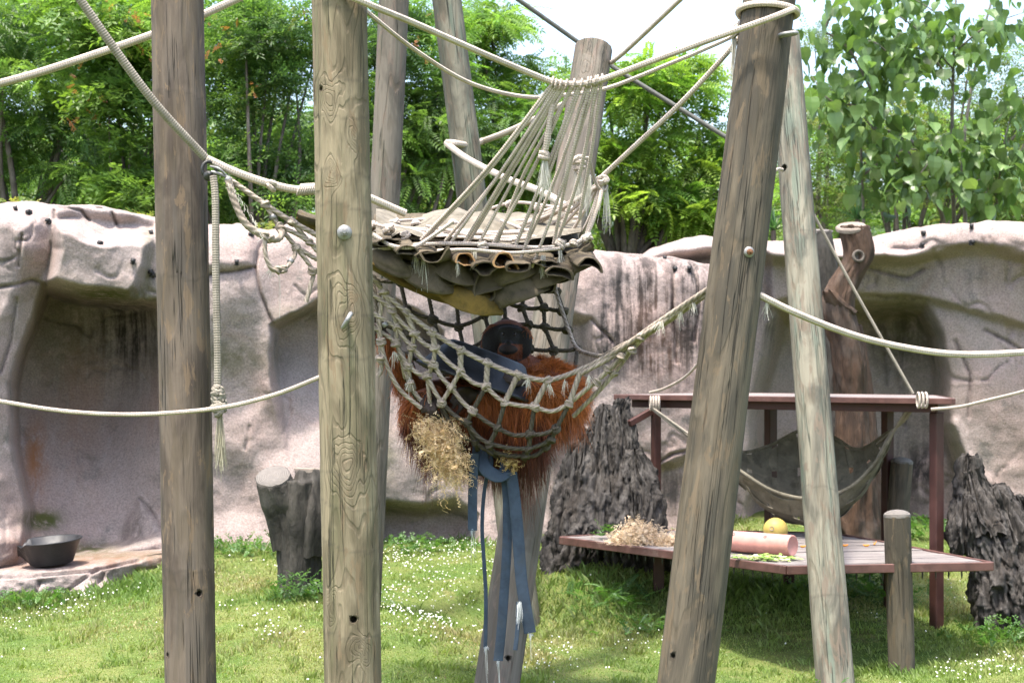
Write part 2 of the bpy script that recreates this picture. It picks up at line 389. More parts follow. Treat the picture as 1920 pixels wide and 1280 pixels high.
M['stump'] = mat_deadwood('stump_wood', (0.058, 0.052, 0.043), (0.02, 0.018, 0.015), (0.095, 0.088, 0.078), 0.8, 0.3, 9)
M['cut'] = mat_cutwood('cut_end', (0.19, 0.172, 0.155), (0.12, 0.108, 0.096))
M['cut_dark'] = mat_cutwood('cut_end_dark', (0.30, 0.25, 0.21), (0.14, 0.115, 0.095))
M['plank'] = mat_plank()
M['red'] = mat_simple('red_brown_paint', (0.095, 0.046, 0.038), 0.55, 0.35, 0, 0.25, 9, 0.2, (0.16, 0.105, 0.09))
M['red_dark'] = mat_simple('maroon_steel', (0.055, 0.022, 0.018), 0.55, 0.35, 0, 0.2, 9, 0.2)
M['metal'] = mat_simple('galvanised', (0.24, 0.235, 0.225), 0.5, 0.5, 0.6, 0.2, 40, 0.1)
M['rust'] = mat_simple('rusty_steel', (0.17, 0.085, 0.045), 0.75, 0.3, 0.3, 0.4, 60, 0.4)
M['dark_metal'] = mat_simple('dark_metal', (0.05, 0.05, 0.048), 0.5, 0.4, 0.5)
M['rubber'] = mat_simple('black_rubber', (0.019, 0.020, 0.023), 0.5, 0.45, 0, 0.35, 12, 0.15, (0.033, 0.034, 0.037))
M['plastic_black'] = mat_simple('black_plastic', (0.02, 0.02, 0.02), 0.5)
M['pink'] = mat_simple('pink_plastic', (0.50, 0.24, 0.20), 0.55, 0.35, 0, 0.15, 12, 0.15, (0.38, 0.20, 0.17))
M['yellow'] = mat_simple('yellow_plastic', (0.36, 0.27, 0.07), 0.55, 0.35, 0, 0.12, 10, 0.08, (0.28, 0.21, 0.08))
M['canvas'] = mat_canvas('tan_canvas_hose', (0.12, 0.096, 0.064), (0.066, 0.053, 0.035), (0.04, 0.036, 0.02))
M['canvas_top'] = mat_canvas('top_lit_canvas', (0.21, 0.185, 0.145), (0.13, 0.115, 0.085), (0.08, 0.07, 0.047))  # paler copy of the hose canvas, light from above put into its colour
M['canvas_yellow'] = mat_canvas('ochre_canvas_hose', (0.17, 0.112, 0.026), (0.10, 0.068, 0.02), (0.05, 0.045, 0.018))
M['rubber_lining'] = mat_simple('orange_lining', (0.40, 0.23, 0.11), 0.7)
M['canvas_olive'] = mat_canvas('olive_webbing', (0.20, 0.18, 0.135), (0.13, 0.117, 0.085), (0.075, 0.068, 0.046))
M['canvas_olive_dark'] = mat_canvas('dark_olive_webbing', (0.165, 0.15, 0.112), (0.11, 0.10, 0.075), (0.07, 0.064, 0.045))
M['blue'] = mat_canvas('blue_hose', (0.052, 0.074, 0.108), (0.034, 0.049, 0.072), (0.055, 0.064, 0.074), 260, 0.5)
M['woodwool'] = mat_vcol('wood_wool', 0.85, 0.1, 0, 60, 0.2)
M['hair'] = mat_vcol('ape_hair', 0.55, 0.35, 0, 30, 0.15)
M['skin'] = mat_vcol('ape_skin', 0.7, 0.3, 0.4, 70)
M['eye'] = mat_simple('dark_eye', (0.02, 0.012, 0.008), 0.12, 0.6)
M['veg'] = mat_vcol('vegetable', 0.6, 0.3, 0, 40, 0.25)
# ---------------------------------------------------------------- ground
GP = [(350, 1035, 16.2), (0, 1120, 14.9), (160, 1110, 15.0), (-400, 1120, 14.9), (-400, 1040, 16.3), (560, 1112, 14.2), (986, 1180, 14.6), (720, 1035, 17.0), (850, 1027, 17.4), (800, 1180, 13.0), (700, 1150, 13.4), (960, 1285, 11.6),
      (300, 1285, 11.6), (0, 1285, 11.6), (600, 1215, 12.3), (1690, 1250, 13.2), (1400, 986, 18.8), (1600, 990, 19.2), (1750, 1000, 19.4), (2300, 1000, 19.4), (1870, 1205, 13.6), (1900, 1270, 12.3), (1080, 1085, 14.9), (1240, 1150, 14.4),
      (1450, 1235, 13.4), (1450, 1130, 14.6), (1450, 1060, 16.4), (1750, 1105, 15.6), (1800, 1040, 17.5), (1560, 1040, 17.0), (1400, 1285, 12.2), (1900, 1290, 12.0), (2300, 1250, 13.0), (1050, 1230, 13.0), (1150, 1010, 17.5), (200, 1150, 14.0)]
_gc = np.array([P(*g) for g in GP] + [(x, y, 0.2) for x in (-9, -4, 0, 4, 9) for y in (4, 8)] + [(x, 23.0, 0.55) for x in (-9, -4, 0, 4, 9)])
def _phi(r): return np.sqrt(r * r + 0.16)
_K = _phi(np.linalg.norm(_gc[:, None, :2] - _gc[None, :, :2], axis=2)) + np.eye(len(_gc)) * -0.03
_W = np.linalg.solve(_K, _gc[:, 2] - 0.3)
def gz(x, y):
    x = np.atleast_1d(np.asarray(x, float)); y = np.atleast_1d(np.asarray(y, float)); o = np.zeros(len(x))
    for k in range(0, len(x), 20000):
        d = np.hypot(x[k:k + 20000, None] - _gc[None, :, 0], y[k:k + 20000, None] - _gc[None, :, 1]); o[k:k + 20000] = _phi(d) @ _W
    z = 0.3 + o; q = np.stack([x, y, 0 * x], 1)
    z = z + fbm(q * 1.6, 3, 5) * 0.03
    far = sstep(21, 27, y) + sstep(9, 13, np.abs(x)) + sstep(7, 3, y); far = np.clip(far, 0, 1)
    return z * (1 - far) + 0.35 * far
xs = np.concatenate([[-600, -200, -80, -40, -20], np.linspace(-12, 12, 161), [20, 40, 80, 200, 600]])
ys = np.concatenate([[-60, -20, -5], np.linspace(0, 26, 175), [32, 45, 70, 120, 250, 500, 1000]])
X, Y = np.meshgrid(xs, ys); q = gz(X.ravel(), Y.ravel()); V = np.stack([X.ravel(), Y.ravel(), q], 1)
ni, nj = len(ys), len(xs); i, j = np.meshgrid(np.arange(ni - 1), np.arange(nj - 1), indexing='ij')
Fq = np.stack([i * nj + j, i * nj + j + 1, (i + 1) * nj + j + 1, (i + 1) * nj + j], -1).reshape(-1, 4)
mb = MB(); mb.add(V, Fq)
tag(obj('ground', mb, M['ground'], base=(0, 0, 0)), 'sunlit lawn rising to the rock wall', 'ground', kind='structure')

# ---------------------------------------------------------------- moulded rock walls (relief is real depth)
def sd_poly(px, py, poly):
    """signed distance, in photo pixels, negative inside"""
    p = np.stack([px, py], -1); d = np.full(px.shape, 1e9); ins = np.zeros(px.shape, bool); n = len(poly)
    for k in range(n):
        a = np.array(poly[k], float); b = np.array(poly[(k + 1) % n], float); e = b - a
        t = np.clip(((p - a) @ e) / (e @ e), 0, 1); d = np.minimum(d, np.linalg.norm(p - a - t[..., None] * e, axis=-1))
        cond = ((a[1] > py) != (b[1] > py)) & (px < (b[0] - a[0]) * (py - a[1]) / (b[1] - a[1] + 1e-12) + a[0]); ins ^= cond
    return np.where(ins, -d, d)
def d_line(px, py, ln):
    d = np.full(px.shape, 1e9); p = np.stack([px, py], -1)
    for a, b in zip(ln[:-1], ln[1:]):
        a = np.array(a, float); e = np.array(b, float) - a; t = np.clip(((p - a) @ e) / (e @ e), 0, 1)
        d = np.minimum(d, np.linalg.norm(p - a - t[..., None] * e, axis=-1))
    return d

A_TOP = [(-200, 384), (0, 386), (40, 379), (95, 384), (160, 386), (240, 398), (300, 414), (400, 422), (440, 421), (500, 434), (560, 418), (620, 412), (700, 430), (900, 455), (1060, 468), (1110, 469), (1200, 480), (1290, 488), (1360, 500)]
A_D = [(-200, 15.6), (60, 16.0), (350, 16.6), (700, 17.3), (1000, 18.0), (1200, 18.3), (1335, 18.6), (1350, 19.0), (1360, 20.4)]
A_REL = [  # polygon, relief in metres towards the viewer, soft edge inside, soft edge outside (px)
    ([(-210, 300), (92, 395), (98, 470), (80, 540), (40, 640), (14, 720), (18, 830), (45, 960), (40, 1200), (-210, 1200)], 0.30, 60, 4),
    ([(80, 535), (150, 552), (248, 562), (330, 560), (460, 700), (460, 900), (330, 1010), (30, 1080), (45, 960), (18, 830), (14, 720), (40, 640)], -1.5, 22, 3, lambda x, y: (1 - sstep(190, 400, x)) * (1 - .55 * sstep(700, 1000, y))),
    ([(95, 410), (200, 445), (292, 440), (284, 500), (262, 545), (245, 561), (150, 552), (80, 532), (100, 470)], 0.45, 22, 4),
    ([(150, 386), (300, 412), (300, 440), (200, 446), (110, 410)], -0.35, 25, 18),
    ([(505, 612), (540, 590), (600, 562), (720, 545), (830, 620), (860, 800), (800, 900), (540, 900), (512, 720)], -0.75, 18, 3, lambda x, y: 1 - sstep(620, 880, y)),
    ([(705, 942), (800, 948), (850, 938), (900, 960), (900, 1060), (700, 1060)], -0.45, 24, 8),
    ([(330, 400), (480, 428), (486, 470), (478, 502), (330, 525)], 0.10, 20, 6),
    ([(1060, 592), (1108, 600), (1112, 760), (1090, 1010), (1040, 1010)], -0.25, 20, 12),
    ([(1210, 880), (1290, 850), (1330, 840), (1350, 1020), (1200, 1020)], -0.14, 20, 8),
    ([(225, 1010), (262, 930), (300, 975), (318, 1040), (250, 1050)], 0.12, 20, 8),
    ([(-50, 1000), (90, 985), (160, 1000), (200, 1050), (-50, 1080)], 0.18, 30, 10)]
A_CRK = [[(300, 540), (400, 515), (478, 501), (484, 470), (500, 440)], [(478, 501), (486, 545), (500, 585), (510, 606)], [(-40, 545), (35, 535), (60, 526), (85, 533)], [(100, 395), (100, 450), (85, 533)], [(105, 385), (150, 395), (165, 412)],
         [(35, 500), (38, 470), (42, 440)], [(210, 398), (218, 420)], [(262, 935), (290, 965), (312, 1010)], [(286, 520), (300, 515)], [(1112, 600), (1150, 640)], [(1264, 500), (1262, 600), (1270, 680)], [(1300, 500), (1312, 560), (1300, 640)],
         [(0, 700), (20, 640), (30, 560)], [(1215, 880), (1260, 850), (1330, 838)], [(705, 760), (740, 720), (745, 680)]]
B_TOP = [(1180, 500), (1215, 474), (1250, 456), (1285, 447), (1340, 446), (1420, 449), (1520, 455), (1580, 450), (1640, 445), (1720, 431), (1800, 418), (1860, 417), (1920, 418), (2120, 430)]
B_D = [(1180, 20.2), (1350, 19.8), (1500, 19.9), (1700, 20.0), (1800, 19.7), (1920, 19.3), (2120, 18.6)]
B_REL = [
    ([(1150, 380), (2150, 380), (2150, 520), (1920, 492), (1860, 479), (1800, 481), (1720, 494), (1640, 503), (1540, 502), (1420, 491), (1330, 487), (1150, 520)], 0.50, 26, 4),
    ([(1440, 470), (2150, 470), (2150, 640), (1920, 614), (1870, 600), (1800, 580), (1740, 562), (1610, 556), (1520, 556), (1440, 580)], 0.18, 12, 7),
    ([(1450, 578), (1610, 560), (1738, 563), (1768, 620), (1784, 700), (1786, 790), (1812, 850), (1866, 920), (1866, 1030), (1395, 1030), (1402, 745), (1425, 660)], -1.15, 40, 3),
    ([(1790, 790), (1810, 850), (1866, 920), (1910, 960), (1910, 1040), (1700, 1040), (1700, 900), (1740, 840)], 0.25, 40, 20)]
B_CRK = [[(1630, 505), (1700, 520), (1730, 505)], [(1790, 640), (1820, 700), (1815, 780)], [(1600, 555), (1680, 558), (1740, 562)], [(1730, 850), (1710, 880), (1700, 930)], [(1850, 620), (1890, 640), (1920, 660)], [(1660, 600), (1665, 720)], [(1700, 590), (1690, 700), (1700, 800)]]

def walk(x, y, n, ang, rg):
    pts = [(x, y)]
    for _ in range(n): ang += rg.normal(0, .45); x += math.cos(ang) * rg.uniform(10, 26); y += math.sin(ang) * rg.uniform(10, 26); pts.append((x, y))
    return pts
_rg = np.random.default_rng(5)
A_CRK += [walk(_rg.uniform(-50, 1330), _rg.uniform(430, 950), int(_rg.integers(2, 7)), _rg.choice([1.5, 1.4, .2, 2.8]), _rg) for _ in range(14)]
B_CRK += [walk(_rg.uniform(1400, 1950), _rg.uniform(440, 950), int(_rg.integers(2, 7)), _rg.choice([1.5, 1.4, .2, 2.8]), _rg) for _ in range(8)]
class Wall:
    def __init__(s, top, dep, rel, crk, seed): s.top, s.dep, s.rel, s.crk, s.seed = np.array(top, float), np.array(dep, float), rel, crk, seed; s.nmain = 15 if seed < 50 else 7
    def D(s, px, py):
        px = np.asarray(px, float); py = np.asarray(py, float)
        D0 = np.interp(px, s.dep[:, 0], s.dep[:, 1]); ty = np.interp(px, s.top[:, 0], s.top[:, 1]); r = np.zeros(px.shape)
        q = np.stack([px.ravel() / 170, py.ravel() / 170, 0 * px.ravel()], 1)
        wx = (fbm(q * 3, 3, s.seed + 9) * 7).reshape(px.shape); wy = (fbm(q * 3, 3, s.seed + 19) * 7).reshape(px.shape)
        for poly, amp, si, so_, *fd in s.rel:
            d = sd_poly(px + wx, py + wy, poly); r = r + amp * sstep(so_, -si, d) * (fd[0](px, py) if fd else 1)
        for k_, ln in enumerate(s.crk): r = r - (0.06 if k_ < s.nmain else .022) * np.exp(-(d_line(px + wx * .6, py + wy * .6, ln) / 2.6) ** 2)
        r = r + (fbm(q * 0.9, 2, s.seed) * 0.22 + fbm(q * 5, 4, s.seed + 3) * 0.025 - .035 * sstep(.94, 1.0, 1 - np.abs(fbm(q * 1.3, 4, s.seed + 41))) * sstep(-.05, .25, fbm(q * .8, 2, s.seed + 45))).reshape(px.shape)
        roll = np.clip((py - ty) / 46.0, 0, 1); r = r - 0.30 * (1 - np.sqrt(np.clip(1 - (1 - roll) ** 2, 0, 1)))
        r = r + 0.18 * sstep(950, 1060, py)
        return D0 - r
    def build(s, x0, x1, nx, ny, bottom):
        px = np.linspace(x0, x1, nx); v = np.linspace(0, 1, ny) ** 1.12
        PX, Vv = np.meshgrid(px, v); ty = np.interp(px, s.top[:, 0], s.top[:, 1])
        ty = ty + fbm(np.stack([px / 30, 0 * px, 0 * px], 1), 3, s.seed + 31) * 4
        PY = ty[None] + Vv * (bottom - ty[None]); D = s.D(PX, PY)
        V = np.stack([(PX - CX) * D / F, D, CZ - (PY - HY) * D / F], -1)
        c = np.zeros((ny, nx, 3))
        def blob(ch, cx, cy, rx, ry, a): c[..., ch] += a * np.exp(-((PX - cx) / rx) ** 2 - ((PY - cy) / ry) ** 2)
        if s.seed < 50:
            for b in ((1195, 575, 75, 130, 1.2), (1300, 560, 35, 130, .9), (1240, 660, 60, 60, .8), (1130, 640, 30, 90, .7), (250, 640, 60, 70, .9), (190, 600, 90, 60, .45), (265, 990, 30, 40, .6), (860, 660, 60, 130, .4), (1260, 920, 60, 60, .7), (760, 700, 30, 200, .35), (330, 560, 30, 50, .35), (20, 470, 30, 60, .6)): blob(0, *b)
            for b in ((200, 552, 70, 16, 1.0), (420, 670, 110, 26, .55), (110, 650, 70, 90, .45), (80, 975, 35, 18, 1.4), (560, 590, 60, 18, .5), (720, 860, 30, 60, .6), (280, 480, 12, 60, .6), (170, 1030, 50, 14, .9), (730, 950, 80, 14, .5)): blob(1, *b)
            for b in ((65, 860, 22, 70, .9), (150, 760, 60, 140, .3), (60, 1030, 60, 22, .6), (330, 780, 60, 100, .3), (1230, 640, 50, 90, .25)): blob(2, *b)
        else:
            for b in ((1690, 640, 70, 60, .5), (1730, 880, 60, 60, .9), (1440, 600, 16, 60, .7), (1840, 520, 60, 30, .3), (1640, 520, 70, 20, .3), (1780, 440, 60, 20, .35), (1560, 520, 60, 40, .5)): blob(0, *b)
            for b in ((1690, 640, 80, 90, .5), (1440, 910, 60, 60, .4)): blob(1, *b)
        for ln in s.crk[:s.nmain]: c[..., 0] = np.maximum(c[..., 0], .45 * np.exp(-(d_line(PX, PY, ln) / 4) ** 2))
        rows, cols = [V], [c]
        for back, drop in ((0.12, -0.02), (0.4, -0.03), (1.0, 0.02), (1.7, 0.12), (2.1, 0.4), (2.2, 3.2)):     # the crest rolls over to a back face
            b = V[0].copy(); b[:, 1] += back; b[:, 2] -= drop; b[:, 2] += fbm(np.stack([b[:, 0] * 2, b[:, 1] * 2, 0 * b[:, 0]], 1), 3, 4) * 0.03
            rows.insert(0, b[None]); cols.insert(0, c[:1] * 0)
        V = np.concatenate(rows); c = np.concatenate(cols); m = V.shape[0]
        i, j = np.meshgrid(np.arange(m - 1), np.arange(nx - 1), indexing='ij')
        Fq = np.stack([i * nx + j, (i + 1) * nx + j, (i + 1) * nx + j + 1, i * nx + j + 1], -1).reshape(-1, 4)
        mb = MB(); mb.add(V.reshape(-1, 3), Fq, None, np.clip(c, 0, 1).reshape(-1, 3)); return mb
WA = Wall(A_TOP, A_D, A_REL, A_CRK, 11); WB = Wall(B_TOP, B_D, B_REL, B_CRK, 60)
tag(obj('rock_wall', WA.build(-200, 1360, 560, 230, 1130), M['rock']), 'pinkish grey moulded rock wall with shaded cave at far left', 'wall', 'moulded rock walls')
tag(obj('rock_wall', WB.build(1180, 2120, 260, 170, 1090), M['rock']), 'pinkish rock wall with overhanging rounded rim behind the red table', 'wall', 'moulded rock walls')

# low slab of rock at the foot of the left wall
nx, ny = 150, 46; px = np.linspace(-200, 330, nx); v = np.linspace(0, 1, ny)
fr_t = np.interp(px, [-200, 0, 100, 180, 250, 312, 330], [1078, 1076, 1071, 1063, 1047, 1036, 1040]); fr_b = np.interp(px, [-200, 0, 150, 250, 312, 330], [1135, 1128, 1124, 1098, 1064, 1055]); bk = np.interp(px, [-200, 60, 330], [1040, 1040, 1026])
PX, VV = np.meshgrid(px, v); Dt = np.interp(px, [-200, 0, 200, 330], [14.7, 14.8, 15.1, 16.0])
top = np.clip(VV / 0.5, 0, 1); fro = np.clip((VV - 0.5) / 0.5, 0, 1)
PY = np.where(VV < .5, bk + (fr_t - bk) * top, fr_t + (fr_b - fr_t) * fro); D = np.where(VV < .5, 16.4 + (Dt - 16.4) * top ** .9, Dt)
q = np.stack([PX.ravel() / 60, PY.ravel() / 30, 0 * PX.ravel()], 1)
D = D - (fbm(q, 4, 77) * 0.10).reshape(PX.shape) + 0.10 * np.exp(-((VV - .5) / .06) ** 2)
crk = [[(120, 1110), (165, 1078), (180, 1066), (260, 1050)], [(-100, 1081), (40, 1081), (120, 1074), (182, 1068)], [(150, 1120), (190, 1085), (196, 1070)], [(60, 1130), (75, 1090)], [(230, 1100), (262, 1066)]]
dz = np.zeros(PX.shape)
for c in crk: g = np.exp(-(d_line(PX, PY, c) / 2.6) ** 2); D = D + 0.05 * g * (VV > .5); dz -= 0.02 * g
V = np.stack([(PX - CX) * D / F, D, CZ - (PY - HY) * D / F + dz], -1)
i, j = np.meshgrid(np.arange(ny - 1), np.arange(nx - 1), indexing='ij'); Fq = np.stack([i * nx + j, (i + 1) * nx + j, (i + 1) * nx + j + 1, i * nx + j + 1], -1).reshape(-1, 4)
cc = np.zeros((ny, nx, 3)); cc[..., 0] = 0.25; cc[..., 1] = 0.5 * np.exp(-((PY - 1040) / 12) ** 2); cc[..., 2] = 0.35 * np.exp(-((PY - 1050) / 14) ** 2)
mb = MB(); mb.add(V.reshape(-1, 3), Fq, None, cc.reshape(-1, 3))
tag(obj('rock_ledge', mb, M['rock']), 'low cracked rock slab under the cave at far left', 'rock')

# ---------------------------------------------------------------- trees behind the wall
def rhomb(l, w_, at, ang, droop):
    """one leaflet: four corners, rooted at 'at', pointing at angle ang in the frond's plane"""
    d = np.array([math.cos(ang), math.sin(ang), -droop]); s_ = np.array([-math.sin(ang), math.cos(ang), 0])
    return np.array([at, at + d * l * .45 + s_ * w_ / 2 + [0, 0, .02], at + d * l, at + d * l * .45 - s_ * w_ / 2 + [0, 0, .02]])
def t_pinnate(pairs=8, l=.26, w_=.085, droop=.25):
    V = []
    for k in range(pairs):
        u = .18 + .82 * k / (pairs - 1); at = np.array([u, 0, -.35 * u * u]); ll = l * (1 - .45 * abs(u - .5))
        for s_ in (-1, 1): V.append(rhomb(ll, w_, at, s_ * 1.1, droop))
    V.append(rhomb(l, w_, np.array([1, 0, -.35]), 0, .5)); V = np.concatenate(V); return V, np.arange(len(V)).reshape(-1, 4)
def t_spray(n=10, l=.34, w_=.15, seed=1):
    r = random.Random(seed); V = []
    for k in range(n):
        u = (k + .5) / n; at = np.array([u, r.uniform(-.05, .05), r.uniform(-.06, .06) - .15 * u]); V.append(rhomb(l * r.uniform(.7, 1.1), w_, at, (-1) ** k * r.uniform(.4, 1.2), r.uniform(-.3, .5)))
    V = np.concatenate(V); return V, np.arange(len(V)).reshape(-1, 4)
T_PIN, T_SPRAY, T_FINE = t_pinnate(), t_spray(), t_spray(12, .24, .08, 5)
T_WIDE = t_pinnate(7, .30, .12, .12)

def crown(mb, blobs, tmpl, nclump, per, size, cols, rng, csize=0.34, flat=0.55):
    """foliage clumps through the ellipsoids' volume; returns clump centres for the limbs"""
    cen = []; wts = np.array([b[2] * b[3] for b in blobs], float); wts /= wts.sum()
    for b, wt in zip(blobs, wts):
        px, py, rx, ry, D = b[:5]; c = P(px, py, D); rx, ry = rx * D / F, ry * D / F
        for _ in range(max(2, int(nclump * wt))):
            d = rng.normal(size=3); d /= np.linalg.norm(d); d *= rng.random() ** .42
            cen.append(c + d * np.array([rx, max(rx * .8, .6), ry]))
    cen = np.array(cen); tV, tF = tmpl
    for c in cen:
        n = int(per * rng.uniform(.55, 1.4)); cs = csize * rng.uniform(.7, 1.35)
        d = rng.normal(size=(n, 3)); d /= np.linalg.norm(d, axis=1)[:, None]; d *= (rng.random(n) ** .5)[:, None]
        pos = c + d * np.array([cs, cs, cs * flat])
        az = np.arctan2(d[:, 1], d[:, 0]) + rng.normal(0, .8, n); pit = rng.normal(-.1, .45, n); rol = rng.normal(0, .5, n)
        ca, sa, cp, sp, cr, sr = np.cos(az), np.sin(az), np.cos(pit), np.sin(pit), np.cos(rol), np.sin(rol)
        x = np.stack([ca * cp, sa * cp, sp], 1); y0 = np.stack([-sa, ca, 0 * ca], 1); z0 = np.cross(x, y0)
        y = y0 * cr[:, None] + z0 * sr[:, None]; z = np.cross(x, y); R = np.stack([x, y, z], 2)
        tone = rng.uniform(.72, 1.3); k = rng.integers(0, len(cols), n) if rng.random() < .6 else np.full(n, rng.integers(0, len(cols)))
        col = np.array(cols)[k] * tone * rng.uniform(.8, 1.2, (n, 1))
        scatter(mb, tV, tF, pos, R, size * rng.uniform(.7, 1.25, n), col)
    return cen
def limbs(mb, root, cen, r0, rng, k=14, lean=None):
    ks = rng.permutation(len(cen))[:k]; mid = cen.mean(0); fork = root + (mid - root) * .38 + rng.normal(0, .08, 3); fork[2] = root[2] + (cen[:, 2].min() - root[2]) * rng.uniform(.5, .8)
    sweep(mb, resample([root - [0, 0, .3], root + (fork - root) * .5 + rng.normal(0, .05, 3) * [1, 1, 0], fork], .15), [r0 * 1.15, r0, r0 * .8], 9)
    for c in cen[ks]:
        a = fork + (c - fork) * .5 + rng.normal(0, .12, 3); sweep(mb, resample([fork, a, c], .15), [r0 * .55, r0 * .33, r0 * .1], 6)
def tree(name, label, base, blobs, tmpl, nclump, per, size, cols, seed, r0=.09, k=14, csize=.34, flat=.55, extra=None, bark='bark', group='trees behind the rock wall'):
    rng = np.random.default_rng(seed); b = P(base[0], 0, base[1]); b[2] = .3; root = thing(name, label, 'tree', b, group)
    mb = MB(); cen = crown(mb, blobs, tmpl, nclump, per, size, cols, rng, csize, flat)
    if extra: extra(mb, rng)
    obj('crown', mb, M['leaf'], root, smooth=False)
    mt = MB(); limbs(mt, b, cen, r0, rng, k); obj('trunk', mt, M[bark], root); return root
DK = [(.07, .14, .045), (.09, .17, .05), (.055, .12, .04)]; MD = [(.115, .205, .055), (.095, .18, .05), (.145, .24, .06)]
LT = [(.16, .27, .05), (.12, .235, .045), (.20, .30, .06)]; OL = [(.10, .13, .045), (.075, .11, .035), (.14, .17, .06)]
def red_tips(pts, D):
    def f(mb, rng):
        for px, py in pts:
            n = 5; pos = P(px, py, D) + rng.normal(0, .07, (n, 3)); col = np.where(rng.random((n, 1)) < .6, np.array([[.34, .15, .07]]), np.array([[.30, .33, .07]])) * rng.uniform(.8, 1.2, (n, 1))
            R = rots(n, rng); scatter(mb, *T_SPRAY, pos, R, rng.uniform(.08, .12, n), col)
    return f
tree('leafy_tree', 'dark feathery-leaved tree at the far left above the cave', (60, 20.2), [(40, 110, 170, 150, 20.5), (120, 290, 160, 110, 20.8), (-60, 300, 120, 120, 20.8)], T_PIN, 54, 56, .30, DK + MD, 101, .10)
tree('leafy_tree', 'tree with reddish new shoots left of the brown-grey pole', (240, 19.4), [(255, 130, 110, 140, 19.8), (290, 310, 110, 110, 19.6), (190, 40, 90, 70, 19.8)], T_SPRAY, 44, 66, .26, MD + LT[:1], 102, .07,
     extra=red_tips([(205, 20), (222, 28), (240, 40), (250, 70), (262, 100), (395, 22), (152, 220), (180, 205), (395, 100), (150, 150), (128, 215), (250, 30)], 19.2))
tree('leafy_tree', 'dense dark fine-leaved tree between the two left poles', (470, 20.0), [(470, 120, 120, 150, 20.4), (520, 300, 110, 120, 20.4), (420, 330, 80, 90, 20.2), (560, 90, 80, 100, 20.3)], T_FINE, 64, 74, .28, DK + MD, 103, .08,
     extra=red_tips([(480, 160), (560, 30), (572, 20), (440, 60)], 19.7))
tree('leafy_tree', 'pale green tree behind the top left corner', (330, 26), [(330, 20, 200, 110, 26), (60, 40, 160, 110, 26.5), (300, 330, 260, 90, 26)], T_WIDE, 70, 60, .34, LT + MD, 104, .11)
tree('leafy_tree', 'dense green tree behind the two rear poles', (770, 21.5), [(750, 110, 110, 140, 22), (800, 290, 120, 120, 22), (700, 260, 80, 140, 21.8)], T_PIN, 62, 58, .30, MD + DK[:1] + LT[1:2], 105, .11, extra=red_tips([(820, 20), (845, 110), (790, 85)], 20.8))
tree('leafy_tree', 'bright green tree left of the pole with a sawn top', (960, 23), [(880, 50, 90, 70, 23.2), (960, 150, 110, 80, 23.4), (1000, 300, 110, 120, 23), (900, 330, 90, 90, 22.8), (950, 50, 36, 34, 23)], T_PIN, 66, 54, .30, LT + MD, 106, .11)
tree('leafy_tree', 'airy light green tree with bare spreading limbs right of the sawn pole', (1140, 24), [(1190, 160, 90, 50, 24), (1290, 160, 90, 50, 24.5), (1180, 260, 90, 50, 24), (1320, 270, 80, 60, 24.3), (1200, 360, 110, 45, 24), (1340, 370, 70, 60, 24.2), (1110, 130, 40, 30, 24.4), (1240, 420, 120, 40, 24.6)], T_WIDE, 84, 42, .30, LT, 107, .12, 22, .36, .35)
tree('leafy_tree', 'olive fine-leaved tree behind the broad-leaved tree', (1640, 25), [(1560, 330, 110, 90, 25), (1680, 260, 130, 110, 25.5), (1840, 180, 120, 140, 25.5), (1780, 340, 150, 90, 25), (1580, 190, 50, 60, 25), (1900, 350, 120, 90, 25)], T_FINE, 96, 38, .27, OL + MD[:1], 108, .10, 22, .36, .6)
tree('leafy_tree', 'slender light tree right of the tallest leaning pole', (1530, 27), [(1540, 60, 36, 50, 27), (1570, 250, 70, 90, 27), (1530, 400, 90, 60, 27)], T_FINE, 30, 36, .27, OL + LT[:1], 109, .06)

# far wood that reads as one mass
rng = np.random.default_rng(55); mb = MB()
crown(mb, [(x, 330 + 30 * math.sin(x * .01), 180, 120, 36) for x in range(-300, 2300, 150)] + [(x, 250, 150, 70, 38) for x in list(range(-300, 760, 150)) + [1750, 1900, 2050]] + [(x, 430, 200, 80, 33) for x in range(-300, 2300, 150)], T_WIDE, 420, 40, .5, MD + OL + LT[:2], rng, .6, .6)
tag(obj('distant_woodland', mb, M['leaf'], smooth=False), 'mass of far trees behind the enclosure', 'woodland', kind='stuff')

# broad-leaved tree on the right: every large leaf is a piece of its own
def heart_leaf(fold=.22, curl=.25):
    h = [(0, 0), (.10, .16), (.16, .30), (.34, .42), (.58, .44), (.80, .28), (.95, .10), (1.06, 0)]
    mid = [(0, 0), (.30, 0), (.62, 0), (.85, 0), (1.06, 0)]; V = []; 
    def pt(x, y): return [x - .1, y, abs(y) * fold - curl * x * x]
    L = [pt(.02, .05), pt(-.02, .24), pt(.10, .40), pt(.32, .46), pt(.58, .38), pt(.82, .18), pt(1.08, 0)]
    Rr = [[a, -b, c] for a, b, c in L[:-1]]; Mi = [pt(0, 0), pt(.3, 0), pt(.6, 0)]
    V = L + Rr + Mi; l = list(range(7)); r = list(range(7, 13)); m0, m1, m2 = 13, 14, 15; tip = 6
    Fc = [[m0, l[0], l[1], l[2]], [m0, l[2], l[3], m1], [m1, l[3], l[4], m2], [m2, l[4], l[5], tip], [m0, r[2], r[1], r[0]], [m0, m1, r[3], r[2]], [m1, m2, r[4], r[3]], [m2, tip, r[5], r[4]]]
    pet = [[-.5, -.008, .06], [-.5, .008, .06], [-.1, .012, .004], [-.1, -.012, .004]]
    return np.array(V + pet), Fc + [[16, 17, 18, 19]]
LEAFM = []
